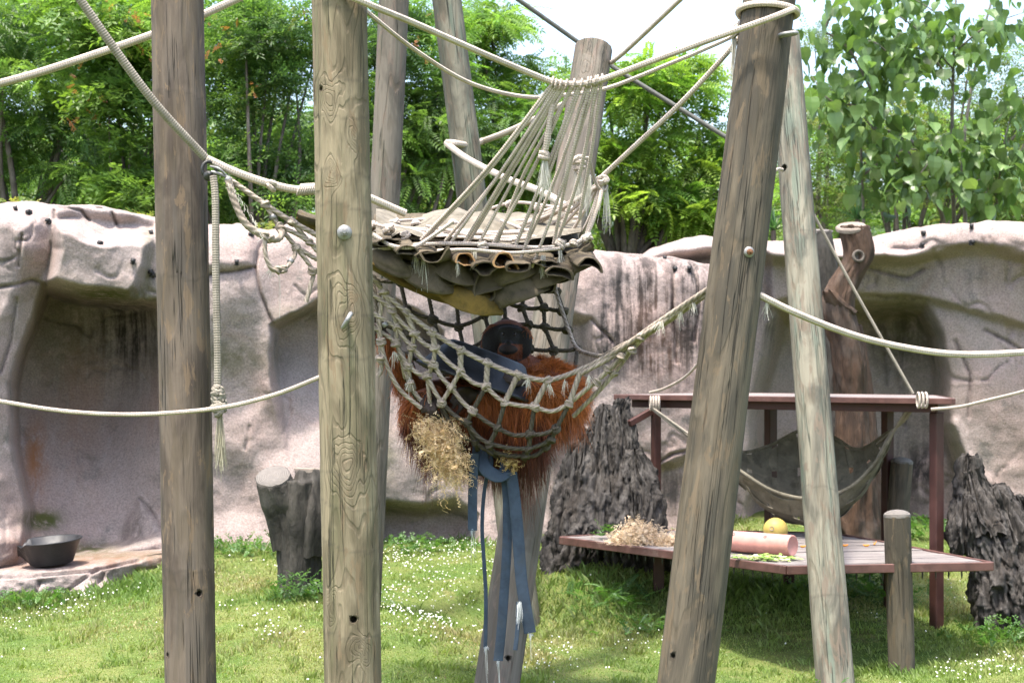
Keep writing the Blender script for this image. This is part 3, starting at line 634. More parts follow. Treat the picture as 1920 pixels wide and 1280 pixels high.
for k, (cc, fo, cu) in enumerate([((.10, .17, .06), .22, .25), ((.075, .14, .05), .1, .4), ((.13, .21, .065), .3, .15), ((.085, .155, .06), .35, .3), ((.17, .25, .075), .18, .3)]):
    V_, F_ = heart_leaf(fo, cu); mb = MB(); mb.add(V_, F_, None, cc); V, A, C, Fc = mb.arrays(); me = mk_mesh('leaf', V, Fc, None, C, False); me.materials.append(M['leaf_big']); LEAFM.append(me)
rng = np.random.default_rng(21); BD = 1.23; rb = P(1790, 0, 18.2 * BD); rb[2] = .4
bt = thing('broad_leaved_tree', 'tree with large drooping heart-shaped leaves at top right', 'tree', rb)
mt = MB(); br = []
stems = [[(1790, 480, 18.2), (1785, 300, 18.1), (1788, 100, 18.0), (1795, -60, 18)], [(1812, 480, 18.3), (1805, 300, 18.3), (1830, 120, 18.4), (1870, -40, 18.4)], [(1780, 480, 18.1), (1720, 320, 17.7), (1650, 200, 17.5), (1590, 90, 17.4), (1545, 60, 17.4)],
         [(1620, 480, 17.9), (1616, 330, 17.8), (1612, 230, 17.7)], [(1815, 480, 18.2), (1870, 380, 17.9), (1925, 260, 17.8)], [(1790, 330, 18.1), (1700, 260, 17.8), (1640, 240, 17.6)]]
br = [[(1788, 130, 18), (1700, 40, 17.6), (1620, 10, 17.5)], [(1720, 320, 17.7), (1680, 290, 17.5), (1600, 200, 17.3), (1545, 160, 17.3)], [(1650, 200, 17.5), (1560, 190, 17.3), (1520, 140, 17.3)], [(1788, 100, 18), (1850, 50, 17.6), (1930, 20, 17.5)],
      [(1790, 330, 18.1), (1740, 290, 17.5), (1700, 280, 17.3), (1650, 300, 17.3)], [(1870, 380, 17.9), (1880, 280, 17.6), (1900, 200, 17.6)], [(1616, 330, 17.8), (1660, 300, 17.6), (1690, 310, 17.5)], [(1805, 300, 18.3), (1840, 250, 17.7), (1920, 180, 17.6)],
      [(1788, 160, 18), (1740, 100, 17.5), (1690, 90, 17.4), (1600, 120, 17.3)], [(1785, 300, 18.1), (1770, 270, 17.4), (1720, 330, 17.3), (1660, 360, 17.3)], [(1870, 380, 17.9), (1860, 330, 17.5), (1830, 340, 17.4)], [(1830, 120, 18.4), (1760, 30, 17.8), (1680, -20, 17.7)], [(1545, 60, 17.4), (1570, 10, 17.3), (1640, -20, 17.3)], [(1590, 90, 17.4), (1640, 80, 17.2), (1700, 140, 17.2)]]
for s_ in stems:
    q = PP([(a, b, c * BD) for a, b, c in s_]); q = np.vstack([[q[0, 0], q[0, 1], .2], q]) if s_[0][1] == 480 else q; sweep(mt, resample(q, .12), [.04, .034, .026, .014], 8)
tips = []
for s_ in br:
    q = resample(PP([(a, b, c * BD) for a, b, c in s_]), .1); sweep(mt, q, [.018, .012, .005], 6); tips.append(q[len(q) // 4:])
obj('trunk', mt, M['bark_pale'], bt)
lp, n_leaf = [], 1500
TP = np.concatenate(tips)
rest = MB(); cnt = 0
for k in range(n_leaf):
    p = TP[rng.integers(len(TP))] + rng.normal(0, 1, 3) * np.array([.22, .3, .19]) * BD - [0, 0, .07]
    yaw = rng.uniform(0, 6.283); pit = math.radians(rng.normal(58, 30)); sc = BD * (.07 + .13 * rng.random() ** 1.3)
    e = (rng.normal(0, .3), pit, yaw); li = int(rng.choice(5, p=[.3, .28, .2, .14, .08]))
    if cnt < 300: inst('leaf', LEAFM[li], p, e, sc, bt); cnt += 1
    else:
        Rm = np.array(Matrix.Rotation(e[2], 3, 'Z') @ Matrix.Rotation(e[1], 3, 'Y') @ Matrix.Rotation(e[0], 3, 'X')); V_, F_ = heart_leaf(); rest.add(V_ @ Rm.T * sc + p, F_, None, np.array((.10, .175, .058)) * rng.uniform(.6, 1.35))
tag(obj('foliage', rest, M['leaf_big'], bt, smooth=False), kind='stuff')
# ---------------------------------------------------------------- timber poles
POLES = {}
class Pole:
    def ax(s, py):
        """axis point at a photo row, and the radius there"""
        lo, hi = 0.0, 1.0
        for _ in range(40):
            m = (lo + hi) / 2; q = s.b + (s.t - s.b) * m; y_ = HY + (CZ - q[2]) * F / q[1]
            if y_ > py: lo = m
            else: hi = m
        return s.b + (s.t - s.b) * lo, s.r0 + (s.r1 - s.r0) * lo, lo
    def front(s, px, py, out=0.0):
        q, r, m = s.ax(py); lat = (px - CX) * q[1] / F - q[0]; lat = max(-r * .96, min(r * .96, lat))
        d = math.sqrt(r * r - lat * lat); n = np.array([lat / r, -d / r, 0]); return np.array([q[0], q[1], q[2]]) + n * (r + out), n
def pole(key, label, low, high, r0, r1, mat, knots=(), bands=(), extend=1.35, dome=0.0, seed=0, name='timber_pole', group='leaning timber poles', cat='pole', top_mat=None, n=52, rough=1.0):
    """low, high = (px, py, D) on the axis; the foot runs on into the ground"""
    p = Pole(); lo, hi = P(*low), P(*high); p.t = hi; d = hi - lo; p.b = lo - d * (extend - 1) if extend > 1 else lo
    g = gz([p.b[0]], [p.b[1]])[0]
    for _ in range(200):
        g = gz([p.b[0]], [p.b[1]])[0]
        if p.b[2] < g - .35: break
        p.b = p.b - d * .01
    p.r0, p.r1 = r0, r1; ax = p.t - p.b; L = np.linalg.norm(ax); R = axes(ax, (0, 1, 0)); m = int(L / .013); sN = np.linspace(0, L, m)
    th = np.linspace(0, 2 * np.pi, n, endpoint=False); S, TH = np.meshgrid(sN, th, indexing='ij'); r = (r0 + (r1 - r0) * S / L)
    q = np.stack([np.cos(TH).ravel() * 2.2, np.sin(TH).ravel() * 2.2, S.ravel() * .9], 1) + seed * 7.7
    dr = (fbm(q, 3, seed) * .035 * rough + fbm(q * [3.5, 3.5, .8], 2, seed + 5) * .018 * rough).reshape(S.shape)
    kn = np.zeros(S.shape); bd = np.zeros(S.shape)
    def unroll(px, py):
        w_, nrm = p.front(px, py); l = (w_ - p.b) @ R; return math.atan2(l[1], l[0]), l[2]
    for (kx, ky, sg) in knots:
        t0, s0 = unroll(kx, ky); dt = (TH - t0 + np.pi) % (2 * np.pi) - np.pi; wq = np.stack([np.cos(TH).ravel() * 3, np.sin(TH).ravel() * 3, S.ravel() * 6 + kx], 1); dt = dt + fbm(wq, 2, seed + 50).reshape(S.shape) * .28
        kn += np.exp(-((dt * r0) / sg) ** 2 - ((S - s0 + fbm(wq + 9, 2, seed + 53).reshape(S.shape) * .05) / (sg * (1.1 + .5 * ((kx * 7) % 3)))) ** 2)
    dr += .02 * np.clip(kn, 0, 1.2) * rough
    for (by, slope) in bands:
        q_, r_, m_ = p.ax(by); s0 = m_ * L; wob = fbm(np.stack([np.cos(TH).ravel() * 2, np.sin(TH).ravel() * 2, 0 * TH.ravel() + by], 1), 2, 3).reshape(S.shape) * .03
        e = S - s0 - slope * np.sin(TH - .6) * .05 - wob; bd += np.exp(-(e / .007) ** 2); dr += .010 * sstep(.04, 0.0, e) * sstep(-.22, 0.0, e)
    rr = r * (1 + dr)
    loc = np.stack([np.cos(TH) * rr, np.sin(TH) * rr, S], -1)
    A = loc.copy() * [1, 1, 1] + [seed * 3.1, seed * 1.7, seed * 5.3]
    V = loc.reshape(-1, 3) @ R.T + p.b
    i, j = np.meshgrid(np.arange(m - 1), np.arange(n), indexing='ij'); j2 = (j + 1) % n
    Fq = np.stack([i * n + j, i * n + j2, (i + 1) * n + j2, (i + 1) * n + j], -1).reshape(-1, 4)
    mb = MB(); mb.add(V, Fq, A.reshape(-1, 3))
    mb.Fc.append(np.arange(n)[None, ::-1]); mb.Fc.append((np.arange(n) + (m - 1) * n)[None])
    o = obj(name, mb, M[mat], extra={'knot': kn.ravel(), 'band': np.clip(bd, 0, 1).ravel()}, base=p.b)
    tag(o, label, cat, group); p.o = o; p.R = R; POLES[key] = p
    if dome:
        cp = MB(); a_ = np.linspace(0, np.pi / 2, 9); lathe(cp, [(r1 * 1.0, -.012)] + [(max(r1 * 1.01 * math.cos(t), .0005), .045 * math.sin(t)) for t in a_], p.t, R, 36); obj('rounded_top', cp, M['cut'], o)
    if top_mat:
        cp = MB(); lathe(cp, [(r1 * .985, -.001), (r1 * .97, .004), (r1 * .6, .007), (0.001, .006)], p.t, R, 40); obj('sawn_top', cp, M[top_mat], o)
    return p
def drill(p, holes):
    """bolt holes cut into the wood: (px, py, radius)"""
    cut = MB()
    for px, py, r in holes:
        c, nrm = p.front(px, py); lathe(cut, [(0.0005, -.11), (r, -.11), (r, .03), (0.0005, .03)], c, axes(nrm), 14)
    V, A, C, Fc = cut.arrays(); bm = bmesh.new(); vs = [bm.verts.new(v) for v in V]
    for f in Fc:
        for q in f:
            try: bm.faces.new([vs[k] for k in q])
            except ValueError: pass
    bmesh.ops.remove_doubles(bm, verts=bm.verts, dist=.002); bmesh.ops.recalc_face_normals(bm, faces=bm.faces)
    me = bpy.data.meshes.new('cutter'); bm.to_mesh(me); bm.free(); co = bpy.data.objects.new('cutter', me); COL.objects.link(co)
    md = p.o.modifiers.new('holes', 'BOOLEAN'); md.operation = 'DIFFERENCE'; md.solver = 'EXACT'; md.object = co
    dg = bpy.context.evaluated_depsgraph_get(); nm = bpy.data.meshes.new_from_object(p.o.evaluated_get(dg), preserve_all_data_layers=True, depsgraph=dg)
    p.o.modifiers.clear(); p.o.data = nm; nm.name = p.o.name
    bpy.data.objects.remove(co); bpy.data.meshes.remove(me)
def bolt(p, px, py, s=1.0, mat='metal', washer=True):
    c, nrm = p.front(px, py, .002); R = axes(nrm); mb = MB()
    if washer: lathe(mb, [(.012 * s, .0), (.039 * s, .0), (.040 * s, .004), (.038 * s, .008), (.012 * s, .009)], c, R, 26)
    w_ = obj('washer', mb, M['metal'], p.o) if washer else None
    mb = MB(); lathe(mb, [(.022 * s, .006), (.022 * s, .022), (.019 * s, .026), (.013 * s, .026), (.013 * s, .042), (.010 * s, .046), (.0005, .046)], c, R, 6 if mat == 'metal' else 12); obj('bolt', mb, M[mat], p.o, smooth=False)
def eye_bolt(p, px, py, tilt, s=1.0):
    c, nrm = p.front(px, py, -.02); mb = MB(); sweep(mb, np.array([c, c + nrm * .03, c + nrm * .055]), .011 * s, 10)
    ctr = c + nrm * (.055 + .034 * s); up = np.array([math.sin(tilt), 0, math.cos(tilt)]); a = np.linspace(0, 2 * np.pi, 33)
    ring = ctr + .036 * s * (np.cos(a)[:, None] * nrm + np.sin(a)[:, None] * up); sweep(mb, ring, .0105 * s, 10, cap=False); obj('eye_bolt', mb, M['metal'], p.o)

pole('p1', 'brown-grey upright pole at left with a hanging knotted rope', (358, 1280, 9.8), (331, -60, 9.9), .146, .150, 'pole_brown', [], [(1095, .5), (1060, .4), (180, .4), (520, .3)], seed=1)
pole('p2', 'thick green-grey upright pole with a washer bolt and swirling knots', (662, 1280, 8.7), (636, -60, 8.75), .150, .138, 'pole_green',
     [(618, 188, .075), (668, 270, .03), (624, 330, .045), (655, 590, .085), (655, 865, .085), (632, 1130, .035), (684, 1215, .05)], [(150, .4), (215, .8), (318, .8), (385, .7), (432, .6), (585, .6), (672, .2), (880, .8), (940, .6), (1015, .7), (1180, .6), (18, .5)], seed=2)
pole('p3', 'slim grey rear pole just right of the thick green-grey pole', (696, 900, 14.0), (742, -60, 14.0), .128, .122, 'pole_grey', [], [], seed=3)
pole('p4', 'pale green-streaked rear pole leaning left, a white rope round it', (986, 1180, 14.6), (830, -60, 15.0), .138, .126, 'pole_pale', [], [], 1.0, seed=4)
pole('p5', 'grey leaning pole with a sawn flat top behind the rope fan', (932, 1280, 11.4), (1113, 92, 13.6), .152, .150, 'pole_grey', [(1100, 135, .05)], [(230, .4)], seed=5, top_mat='cut_dark')
pole('p6', 'tall olive-grey pole leaning right with an eye bolt near its top', (1286, 1280, 9.1), (1450, -60, 9.5), .154, .146, 'pole_olive', [], [(560, .4)], seed=6)
pole('p7', 'pale green pole leaning left in front of the plank platform', (1566, 1280, 11.9), (1470, 70, 14.3), .135, .128, 'pole_pale', [], [(920, .4), (440, .4), (1120, .3)], seed=7)
drill(POLES['p1'], [(381, 1107, .017), (320, 1222, .013)]); drill(POLES['p2'], [(606, 173, .012), (668, 1153, .018)]); drill(POLES['p6'], [(1258, 1222, .014)]); drill(POLES['p7'], [(1467, 318, .03)]); drill(POLES['p5'], [(952, 1226, .016)])
bolt(POLES['p2'], 651, 440, .95); eye_bolt(POLES['p2'], 655, 603, .5, 1.1); eye_bolt(POLES['p6'], 1456, 77, 1.5, 1.1); bolt(POLES['p6'], 1397, 476, .75, 'rust')
bo = dict(name='timber_bollard', group='round-topped bollards', cat='bollard', dome=1.3, n=36)
pole('b1', 'round-topped timber bollard in front of the plank platform', (1690, 1235, 13.0), (1682, 966, 13.0), .100, .102, 'pole_olive', seed=8, **bo)
pole('b2', 'round-topped timber bollard behind the plank platform', (1668, 1160, 15.3), (1691, 866, 15.3), .104, .098, 'pole_olive', seed=9, **bo)

# ---------------------------------------------------------------- dead wood
def mk_noise_trunk(mb, path, rad, n, amp, vst, seed, spikes=None, step=.02, lobes=0, sharp=1.0, cutn=None, burnt=False):
    """trunk with deep lengthwise furrows; returns the ring of the upper end"""
    p = resample(PP(path), step); m = len(p); r = np.interp(np.linspace(0, 1, m), np.linspace(0, 1, len(rad)), rad); th = np.linspace(0, 2 * np.pi, n, endpoint=False)
    s_ = np.concatenate([[0], np.cumsum(np.linalg.norm(np.diff(p, axis=0), axis=1))]); S, TH = np.meshgrid(s_, th, indexing='ij')
    q = np.stack([np.cos(TH).ravel(), np.sin(TH).ravel(), S.ravel() * vst], 1)
    ridg = 1 - np.abs(fbm(q * 3.2, 4, seed)) * 2.2; fine = fbm(q * [13, 13, 5], 3, seed + 4); big = fbm(q * 1.1, 2, seed + 8)
    R = r[:, None] * (1 + amp * (ridg.reshape(S.shape) - .6) * sharp + amp * .35 * fine.reshape(S.shape) + .28 * big.reshape(S.shape))
    if burnt:
        q2 = q + np.stack([fbm(q * 4, 3, seed + 31), fbm(q * 4, 3, seed + 37), 0 * S.ravel()], 1) * .12; rd2 = 1 - np.abs(fbm(q2 * [4.5, 4.5, .9], 4, seed + 21, .5)) * 2.6; rd3 = fbm(q2 * [15, 15, 1.6], 3, seed + 27, .55); tr = fbm(q2 * [4, 4, 1.6], 3, seed + 61, .5) * 7; tr = np.floor(tr) + sstep(.6, 1.0, tr - np.floor(tr)); R = R + (np.clip(rd2, -.4, 1).reshape(S.shape) - .5) * .035 + rd3.reshape(S.shape) * .008 + tr.reshape(S.shape) * .016
    V = p[:, None] + np.stack([np.cos(TH) * R, np.sin(TH) * R, fbm(q * 5, 2, seed + 2).reshape(S.shape) * (.05 if burnt else .03)], -1)
    if cutn is not None:
        rel = V - p[:, None]; V[..., 2] -= (cutn[0] * rel[..., 0] + cutn[1] * rel[..., 1]) / cutn[2] * sstep(.35, 1, S / s_[-1])
    if spikes is not None:    # broken, splintered upper end: each direction stops at its own height
        k = (spikes[0] + spikes[1] * np.abs(fbm(np.stack([np.cos(th) * 2.6, np.sin(th) * 2.6, 0 * th], 1), 4, seed + 6))) ; cut = p[0, 2] + (p[-1, 2] - p[0, 2]) * k
        over = V[..., 2] > cut[None]; V[..., 2] = np.where(over, cut[None] + (V[..., 2] - cut[None]) * .02, V[..., 2])
        c = p[:, None, :2]; sh = np.where(over, np.clip(1 - (np.arange(m)[:, None] - over.argmax(0)[None]) * .04, .35, 1), 1); V[..., :2] = c + (V[..., :2] - c) * sh[..., None]
    i, j = np.meshgrid(np.arange(m - 1), np.arange(n), indexing='ij'); j2 = (j + 1) % n
    mb.add(V.reshape(-1, 3), np.stack([i * n + j, i * n + j2, (i + 1) * n + j2, (i + 1) * n + j], -1).reshape(-1, 4)); mb.Fc.append(np.arange(n)[None] + mb.n - n); return V[-1]
# splintered stump left of the red table
def slab_cluster(mb, shafts, seed):
    for k, (path, rad, amp) in enumerate(shafts): mk_noise_trunk(mb, path, rad, 120, amp, 1.3, seed + k * 13, step=.012, burnt=True)
mb = MB()
slab_cluster(mb, [([(1150, 1180, 15.52), (1145, 1060, 15.62), (1140, 960, 15.67), (1135, 860, 15.72), (1128, 800, 15.72)], [.50, .47, .40, .25, .10, .03], .5),
                  ([(1165, 1000, 15.52), (1168, 900, 15.62), (1168, 820, 15.67), (1162, 770, 15.72), (1170, 748, 15.72)], [.30, .26, .20, .13, .10, .05], .35),
                  ([(1120, 1000, 15.52), (1122, 880, 15.62), (1126, 800, 15.67), (1132, 762, 15.72)], [.28, .23, .15, .09, .035], .35),
                  ([(1085, 1060, 15.42), (1086, 930, 15.52), (1094, 850, 15.62), (1096, 806, 15.62)], [.24, .21, .14, .08, .03], .35),
                  ([(1060, 1080, 15.42), (1060, 960, 15.52), (1070, 880, 15.62), (1078, 835, 15.62)], [.19, .16, .10, .04], .35),
                  ([(1205, 1000, 15.42), (1203, 930, 15.47), (1195, 880, 15.52), (1190, 845, 15.52)], [.16, .17, .13, .04], .35),
                  ([(1215, 1180, 15.32), (1205, 1100, 15.37), (1190, 1030, 15.42), (1170, 970, 15.52)], [.30, .30, .26, .12], .6),
                  ([(1060, 1090, 15.32), (1070, 1050, 15.32), (1080, 990, 15.42)], [.14, .16, .08], .6)], 200)
tag(obj('splintered_stump', mb, M['burnt']), 'tall blackened splintered stump at the left end of the plank platform', 'stump', 'blackened splintered stumps')
mb = MB()
slab_cluster(mb, [([(1890, 1215, 14.1), (1876, 1100, 14.1), (1850, 1000, 14.2), (1835, 920, 14.3), (1822, 880, 14.3)], [.27, .28, .24, .15, .06], .35),
                  ([(1850, 1000, 14.1), (1828, 940, 14.2), (1816, 890, 14.3), (1815, 856, 14.3)], [.17, .13, .085, .03], .35),
                  ([(1810, 1040, 14.1), (1806, 980, 14.1), (1806, 930, 14.2)], [.10, .11, .05], .6),
                  ([(1930, 1215, 14.1), (1915, 1080, 14.1), (1890, 980, 14.2), (1866, 910, 14.3)], [.30, .28, .20, .05], .5),
                  ([(1990, 1215, 14.2), (1970, 1080, 14.2), (1940, 1000, 14.3), (1905, 930, 14.3)], [.34, .30, .22, .06], .5)], 300)
tag(obj('splintered_stump', mb, M['burnt']), 'blackened splintered stump at the right edge beside the bollards', 'stump', 'blackened splintered stumps')

# forked sawn stump on the lawn
st = thing('sawn_stump', 'forked grey stump with a pale sawn face left of the thick pole', 'stump', P(560, 1115, 14.2))
mb = MB(); mk_noise_trunk(mb, [(560, 1150, 14.2), (560, 1050, 14.2), (558, 980, 14.2), (552, 935, 14.2), (552, 900, 14.2)], [.21, .195, .195, .215, .20], 90, .12, .5, 400)
mk_noise_trunk(mb, [(552, 1030, 14.2), (545, 980, 14.2), (530, 935, 14.15), (513, 893, 14.1)], [.16, .175, .165, .128], 60, .05, .5, 410, cutn=(-.1, -.62, 1))
mk_noise_trunk(mb, [(570, 1040, 14.2), (576, 960, 14.2), (582, 915, 14.25), (586, 880, 14.3)], [.17, .18, .165, .15], 60, .06, .5, 420)
obj('trunk', mb, M['stump'], st)
mb = MB(); lathe(mb, [(.14, -.03), (.145, .0), (.135, .012), (.05, .015), (.0005, .015)], P(512, 893, 14.1), axes((-.1, -.62, 1)), 40); obj('sawn_face', mb, M['cut'], st)
mb = MB(); lathe(mb, [(.15, -.03), (.157, .006), (.15, .012), (.05, .014), (.0005, .014)], P(586, 880, 14.3), axes((.03, .05, 1)), 40); obj('sawn_face', mb, M['cut_dark'], st)

# dead tree behind the red table
dt = thing('dead_tree', 'bare brown dead trunk with a hollow sawn top behind the red table', 'dead tree', P(1600, 1010, 17.2))
mb = MB(); top = mk_noise_trunk(mb, [(1600, 1040, 17.2), (1602, 900, 17.2), (1598, 760, 17.2), (1590, 660, 17.15), (1570, 580, 17.1), (1582, 530, 17.1), (1608, 480, 17.1), (1598, 425, 17.1)], [.27, .23, .185, .155, .165, .155, .145, .14], 64, .16, .6, 500)
mk_noise_trunk(mb, [(1585, 585, 17.1), (1566, 565, 17.0), (1553, 545, 16.95)], [.12, .09, .055], 30, .15, .6, 510)
mk_noise_trunk(mb, [(1620, 1010, 17.3), (1622, 840, 17.35), (1615, 700, 17.4), (1606, 610, 17.4)], [.16, .13, .10, .05], 40, .2, .6, 520)
obj('trunk', mb, M['dead'], dt)
c = P(1596, 426, 17.1); mb = MB(); lathe(mb, [(.15, -.03), (.155, .004), (.135, .022), (.075, -.01), (.045, -.10), (.0005, -.12)], c, axes((-.1, -.32, 1)), 40); obj('hollow_top', mb, M['cut_dark'], dt)
kc = P(1604, 482, 17.1) + [.0, -.145, 0]; mb = MB(); lathe(mb, [(.066, .0), (.058, .022), (.042, .022), (.032, -.015), (.0005, -.02)], kc, axes((.1, -1, .1)), 24); obj('knot_hole', mb, M['bark'], dt)
mb = MB(); mk_noise_trunk(mb, [(1570, 1030, 17.7), (1565, 760, 17.7), (1556, 600, 17.7), (1545, 500, 17.7), (1536, 434, 17.7)], [.17, .16, .15, .155, .14], 48, .08, .4, 530)
d2 = tag(obj('dead_tree', mb, M['stump']), 'grey dead trunk mostly hidden behind the brown dead trunk', 'dead tree')
mb = MB(); lathe(mb, [(.14, -.01), (.142, .004), (.1, .008), (.0005, .008)], P(1536, 433, 17.7), axes((0, -.2, 1)), 30); obj('sawn_top', mb, M['cut'], d2)
# ---------------------------------------------------------------- plank platform
def clip_strip(poly, a, lo, hi):
    """convex polygon (x, y) kept where lo <= a.p <= hi"""
    def half(pl, s_, d):
        o = []
        for k in range(len(pl)):
            p_, q_ = pl[k], pl[(k + 1) % len(pl)]; fp, fq = s_ * (a @ p_) - d, s_ * (a @ q_) - d
            if fp <= 0: o.append(p_)
            if fp * fq < 0: o.append(p_ + (q_ - p_) * fp / (fp - fq))
        return o
    r = half(poly, 1, hi); return half(r, -1, -lo) if len(r) > 2 else []
def prism(mb, poly, z0, z1, bev=.004):
    n = len(poly); p = np.array(poly); c = p.mean(0); ins = p + (c - p) / (np.linalg.norm(c - p, axis=1)[:, None] + 1e-9) * bev
    V = np.concatenate([np.c_[p, np.full(n, z0)], np.c_[p, np.full(n, z1 - bev)], np.c_[ins, np.full(n, z1)]]); k = np.arange(n); k2 = (k + 1) % n
    Fc = np.concatenate([np.stack([k, k2, k2 + n, k + n], 1), np.stack([k + n, k2 + n, k2 + 2 * n, k + 2 * n], 1)])
    mb.add(V, Fc); mb.Fc.append((np.arange(n) + 2 * n)[None] + mb.n - 3 * n); mb.Fc.append(np.arange(n)[None, ::-1] + mb.n - 3 * n)
ZP = .812
def onp(px, py, z=ZP): D = (CZ - z) * F / (py - HY); return P(px, py, D)[:2]
corner = [onp(1050, 1007), onp(1475, 1062), onp(1862, 1055), onp(1660, 1016), onp(1560, 999), onp(1240, 993)]
pf = thing('plank_platform', 'low grey plank platform with red-brown edging', 'platform', (*np.mean(corner, 0), .1))
ctr = np.mean(corner, 0); e = corner[2] - corner[1]; e /= np.linalg.norm(e); a = np.array([-e[1], e[0]]); a = a if a[1] > 0 else -a
pr = [a @ c for c in corner]; lo = min(pr); w_ = .138; k = 0; rr = random.Random(3)
inner = [c + (ctr - c) / np.linalg.norm(ctr - c) * .03 for c in corner]
while lo + k * w_ < max(pr):
    pl = clip_strip([np.array(c) for c in inner], a, lo + k * w_, lo + (k + 1) * w_ - .011); k += 1
    if len(pl) > 2: mb = MB(); prism(mb, pl, ZP - .035, ZP + rr.uniform(-.004, .004)); obj('plank', mb, M['plank'], pf, smooth=False)
for k in range(6):
    A_, B_ = corner[k], corner[(k + 1) % 6]; d = B_ - A_; L = np.linalg.norm(d); d /= L; nrm = np.array([d[1], -d[0]]); nrm = nrm if nrm @ ((A_ + B_) / 2 - ctr) > 0 else -nrm
    mid = (A_ + B_) / 2 - nrm * .0; mb = MB(); box(mb, (*mid, ZP - .025), (L - .004, .028, .068), np.array([[d[0], nrm[0], 0], [d[1], nrm[1], 0], [0, 0, 1]])); obj('edge_board', mb, M['red'], pf, smooth=False)
    if k < 2:
        for t_ in np.arange(.25, L - .1, .105): 
            q = A_ + d * t_ - nrm * .05; mb = MB(); lathe(mb, [(.007, 0), (.007, -.06), (.001, -.09)], (*q, ZP - .036), None, 8); obj('bolt_tip', mb, M['dark_metal'], pf)
for q in (ctr + [-1.0, .35], ctr + [.2, .8], ctr + [1.0, .35]):
    g = gz([q[0]], [q[1]])[0]; mb = MB(); box(mb, (q[0], q[1], (g - .2 + ZP - .10) / 2), (.09, .09, ZP - .10 - g + .2)); obj('leg', mb, M['red_dark'], pf, smooth=False)
for t_ in (-.75, 0, .75):
    q = ctr + e * t_; mb = MB(); box(mb, (q[0], q[1], ZP - .07), (.05, 1.7, .06), np.array([[a[1], a[0], 0], [-a[0], a[1], 0], [0, 0, 1]])); obj('joist', mb, M['red_dark'], pf, smooth=False)

# ---------------------------------------------------------------- tall red table
ZT = 2.052
def ont(px, D): return np.array([(px - CX) * D / F, D])
tc = [ont(1155, 16.0), ont(1786, 13.9), ont(1752, 15.6), ont(1330, 17.4)]
tb = thing('shade_table', 'tall red-brown table frame with a thin plank top', 'table', (*np.mean(tc, 0), .2))
d = tc[1] - tc[0]; d /= np.linalg.norm(d); a = np.array([-d[1], d[0]]); pr = [a @ c for c in tc]; lo = min(pr); k = 0
while lo + k * .15 < max(pr):
    pl = clip_strip([np.array(c) for c in tc], a, lo + k * .15, lo + (k + 1) * .15 - .01); k += 1
    if len(pl) > 2: mb = MB(); prism(mb, pl, ZT - .03, ZT); obj('plank', mb, M['plank'], tb, smooth=False)
cc = np.mean(tc, 0)
for k in range(4):
    A_, B_ = tc[k], tc[(k + 1) % 4]; dd = B_ - A_; L = np.linalg.norm(dd); dd /= L; nr = np.array([dd[1], -dd[0]]); nr = nr if nr @ ((A_ + B_) / 2 - cc) > 0 else -nr
    mb = MB(); box(mb, (*((A_ + B_) / 2 + nr * .012), ZT - .022), (L + .02, .024, .05), np.array([[dd[0], nr[0], 0], [dd[1], nr[1], 0], [0, 0, 1]])); obj('edge_board', mb, M['red'], tb, smooth=False)
    i1, i2 = A_ + (cc - A_) * .1, B_ + (cc - B_) * .1; L2 = np.linalg.norm(i2 - i1)
    mb = MB(); box(mb, (*((i1 + i2) / 2), ZT - .082), (L2, .05, .07), np.array([[dd[0], nr[0], 0], [dd[1], nr[1], 0], [0, 0, 1]])); obj('rail', mb, M['red_dark'], tb, smooth=False)
for px, D, s_ in ((1230, 15.75, .072), (1756, 14.15, .088), (1664, 15.4, .085), (1445, 16.7, .095)):
    q = ont(px, D); g = gz([q[0]], [q[1]])[0]; mb = MB(); box(mb, (q[0], q[1], (g - .2 + ZT - .118) / 2), (s_, s_, ZT - .118 - g + .2), np.array(Matrix.Rotation(.5, 3, 'Z'))); obj('leg', mb, M['red_dark'], tb, smooth=False)
q0, q1 = P(1226, 768, 15.75), P(1180, 794, 15.6); dv = q1 - q0; mb = MB(); box(mb, (q0 + q1) / 2, (.045, .06, np.linalg.norm(dv)), axes(dv)); obj('brace', mb, M['red_dark'], tb, smooth=False)

# ---------------------------------------------------------------- things on the platform
def onD(px, py): return (CZ - ZP) * F / (py - HY)
# pink tube with holes
c0, c1 = P(1350, 1004, 13.9), P(1487, 1010, 13.45); ax_ = c1 - c0; ax_[2] = 0; L = np.linalg.norm(ax_); r = .084; R = axes(ax_); base = np.array([c0[0], c0[1], ZP + r + .006])
mb = MB(); lathe(mb, [(.0005, 0), (r - .008, 0), (r, .006), (r, .02), (r, L * .25), (r, L * .5), (r, L * .75), (r, L - .02), (r, L - .006), (r - .008, L), (r - .012, L - .004), (.0005, L - .004)], base, R, 40)
tube = tag(obj('plastic_tube', mb, M['pink']), 'pink plastic feeder tube with small round holes on the plank platform', 'tube')
for px, py in ((1384, 996), (1443, 1001)):
    D = 13.7; f_ = (px - 1350) / 137; p_ = base + ax_ * f_; nv = np.array([-.1, -.75, .66]); nv /= np.linalg.norm(nv); nv -= (ax_ / L) * (nv @ (ax_ / L)); nv /= np.linalg.norm(nv)
    mb = MB(); lathe(mb, [(.0115, -.01), (.0125, .0015), (.009, .002), (.008, -.012), (.0005, -.012)], p_ + nv * r, axes(nv), 14); obj('hole_rim', mb, M['plastic_black'], tube)
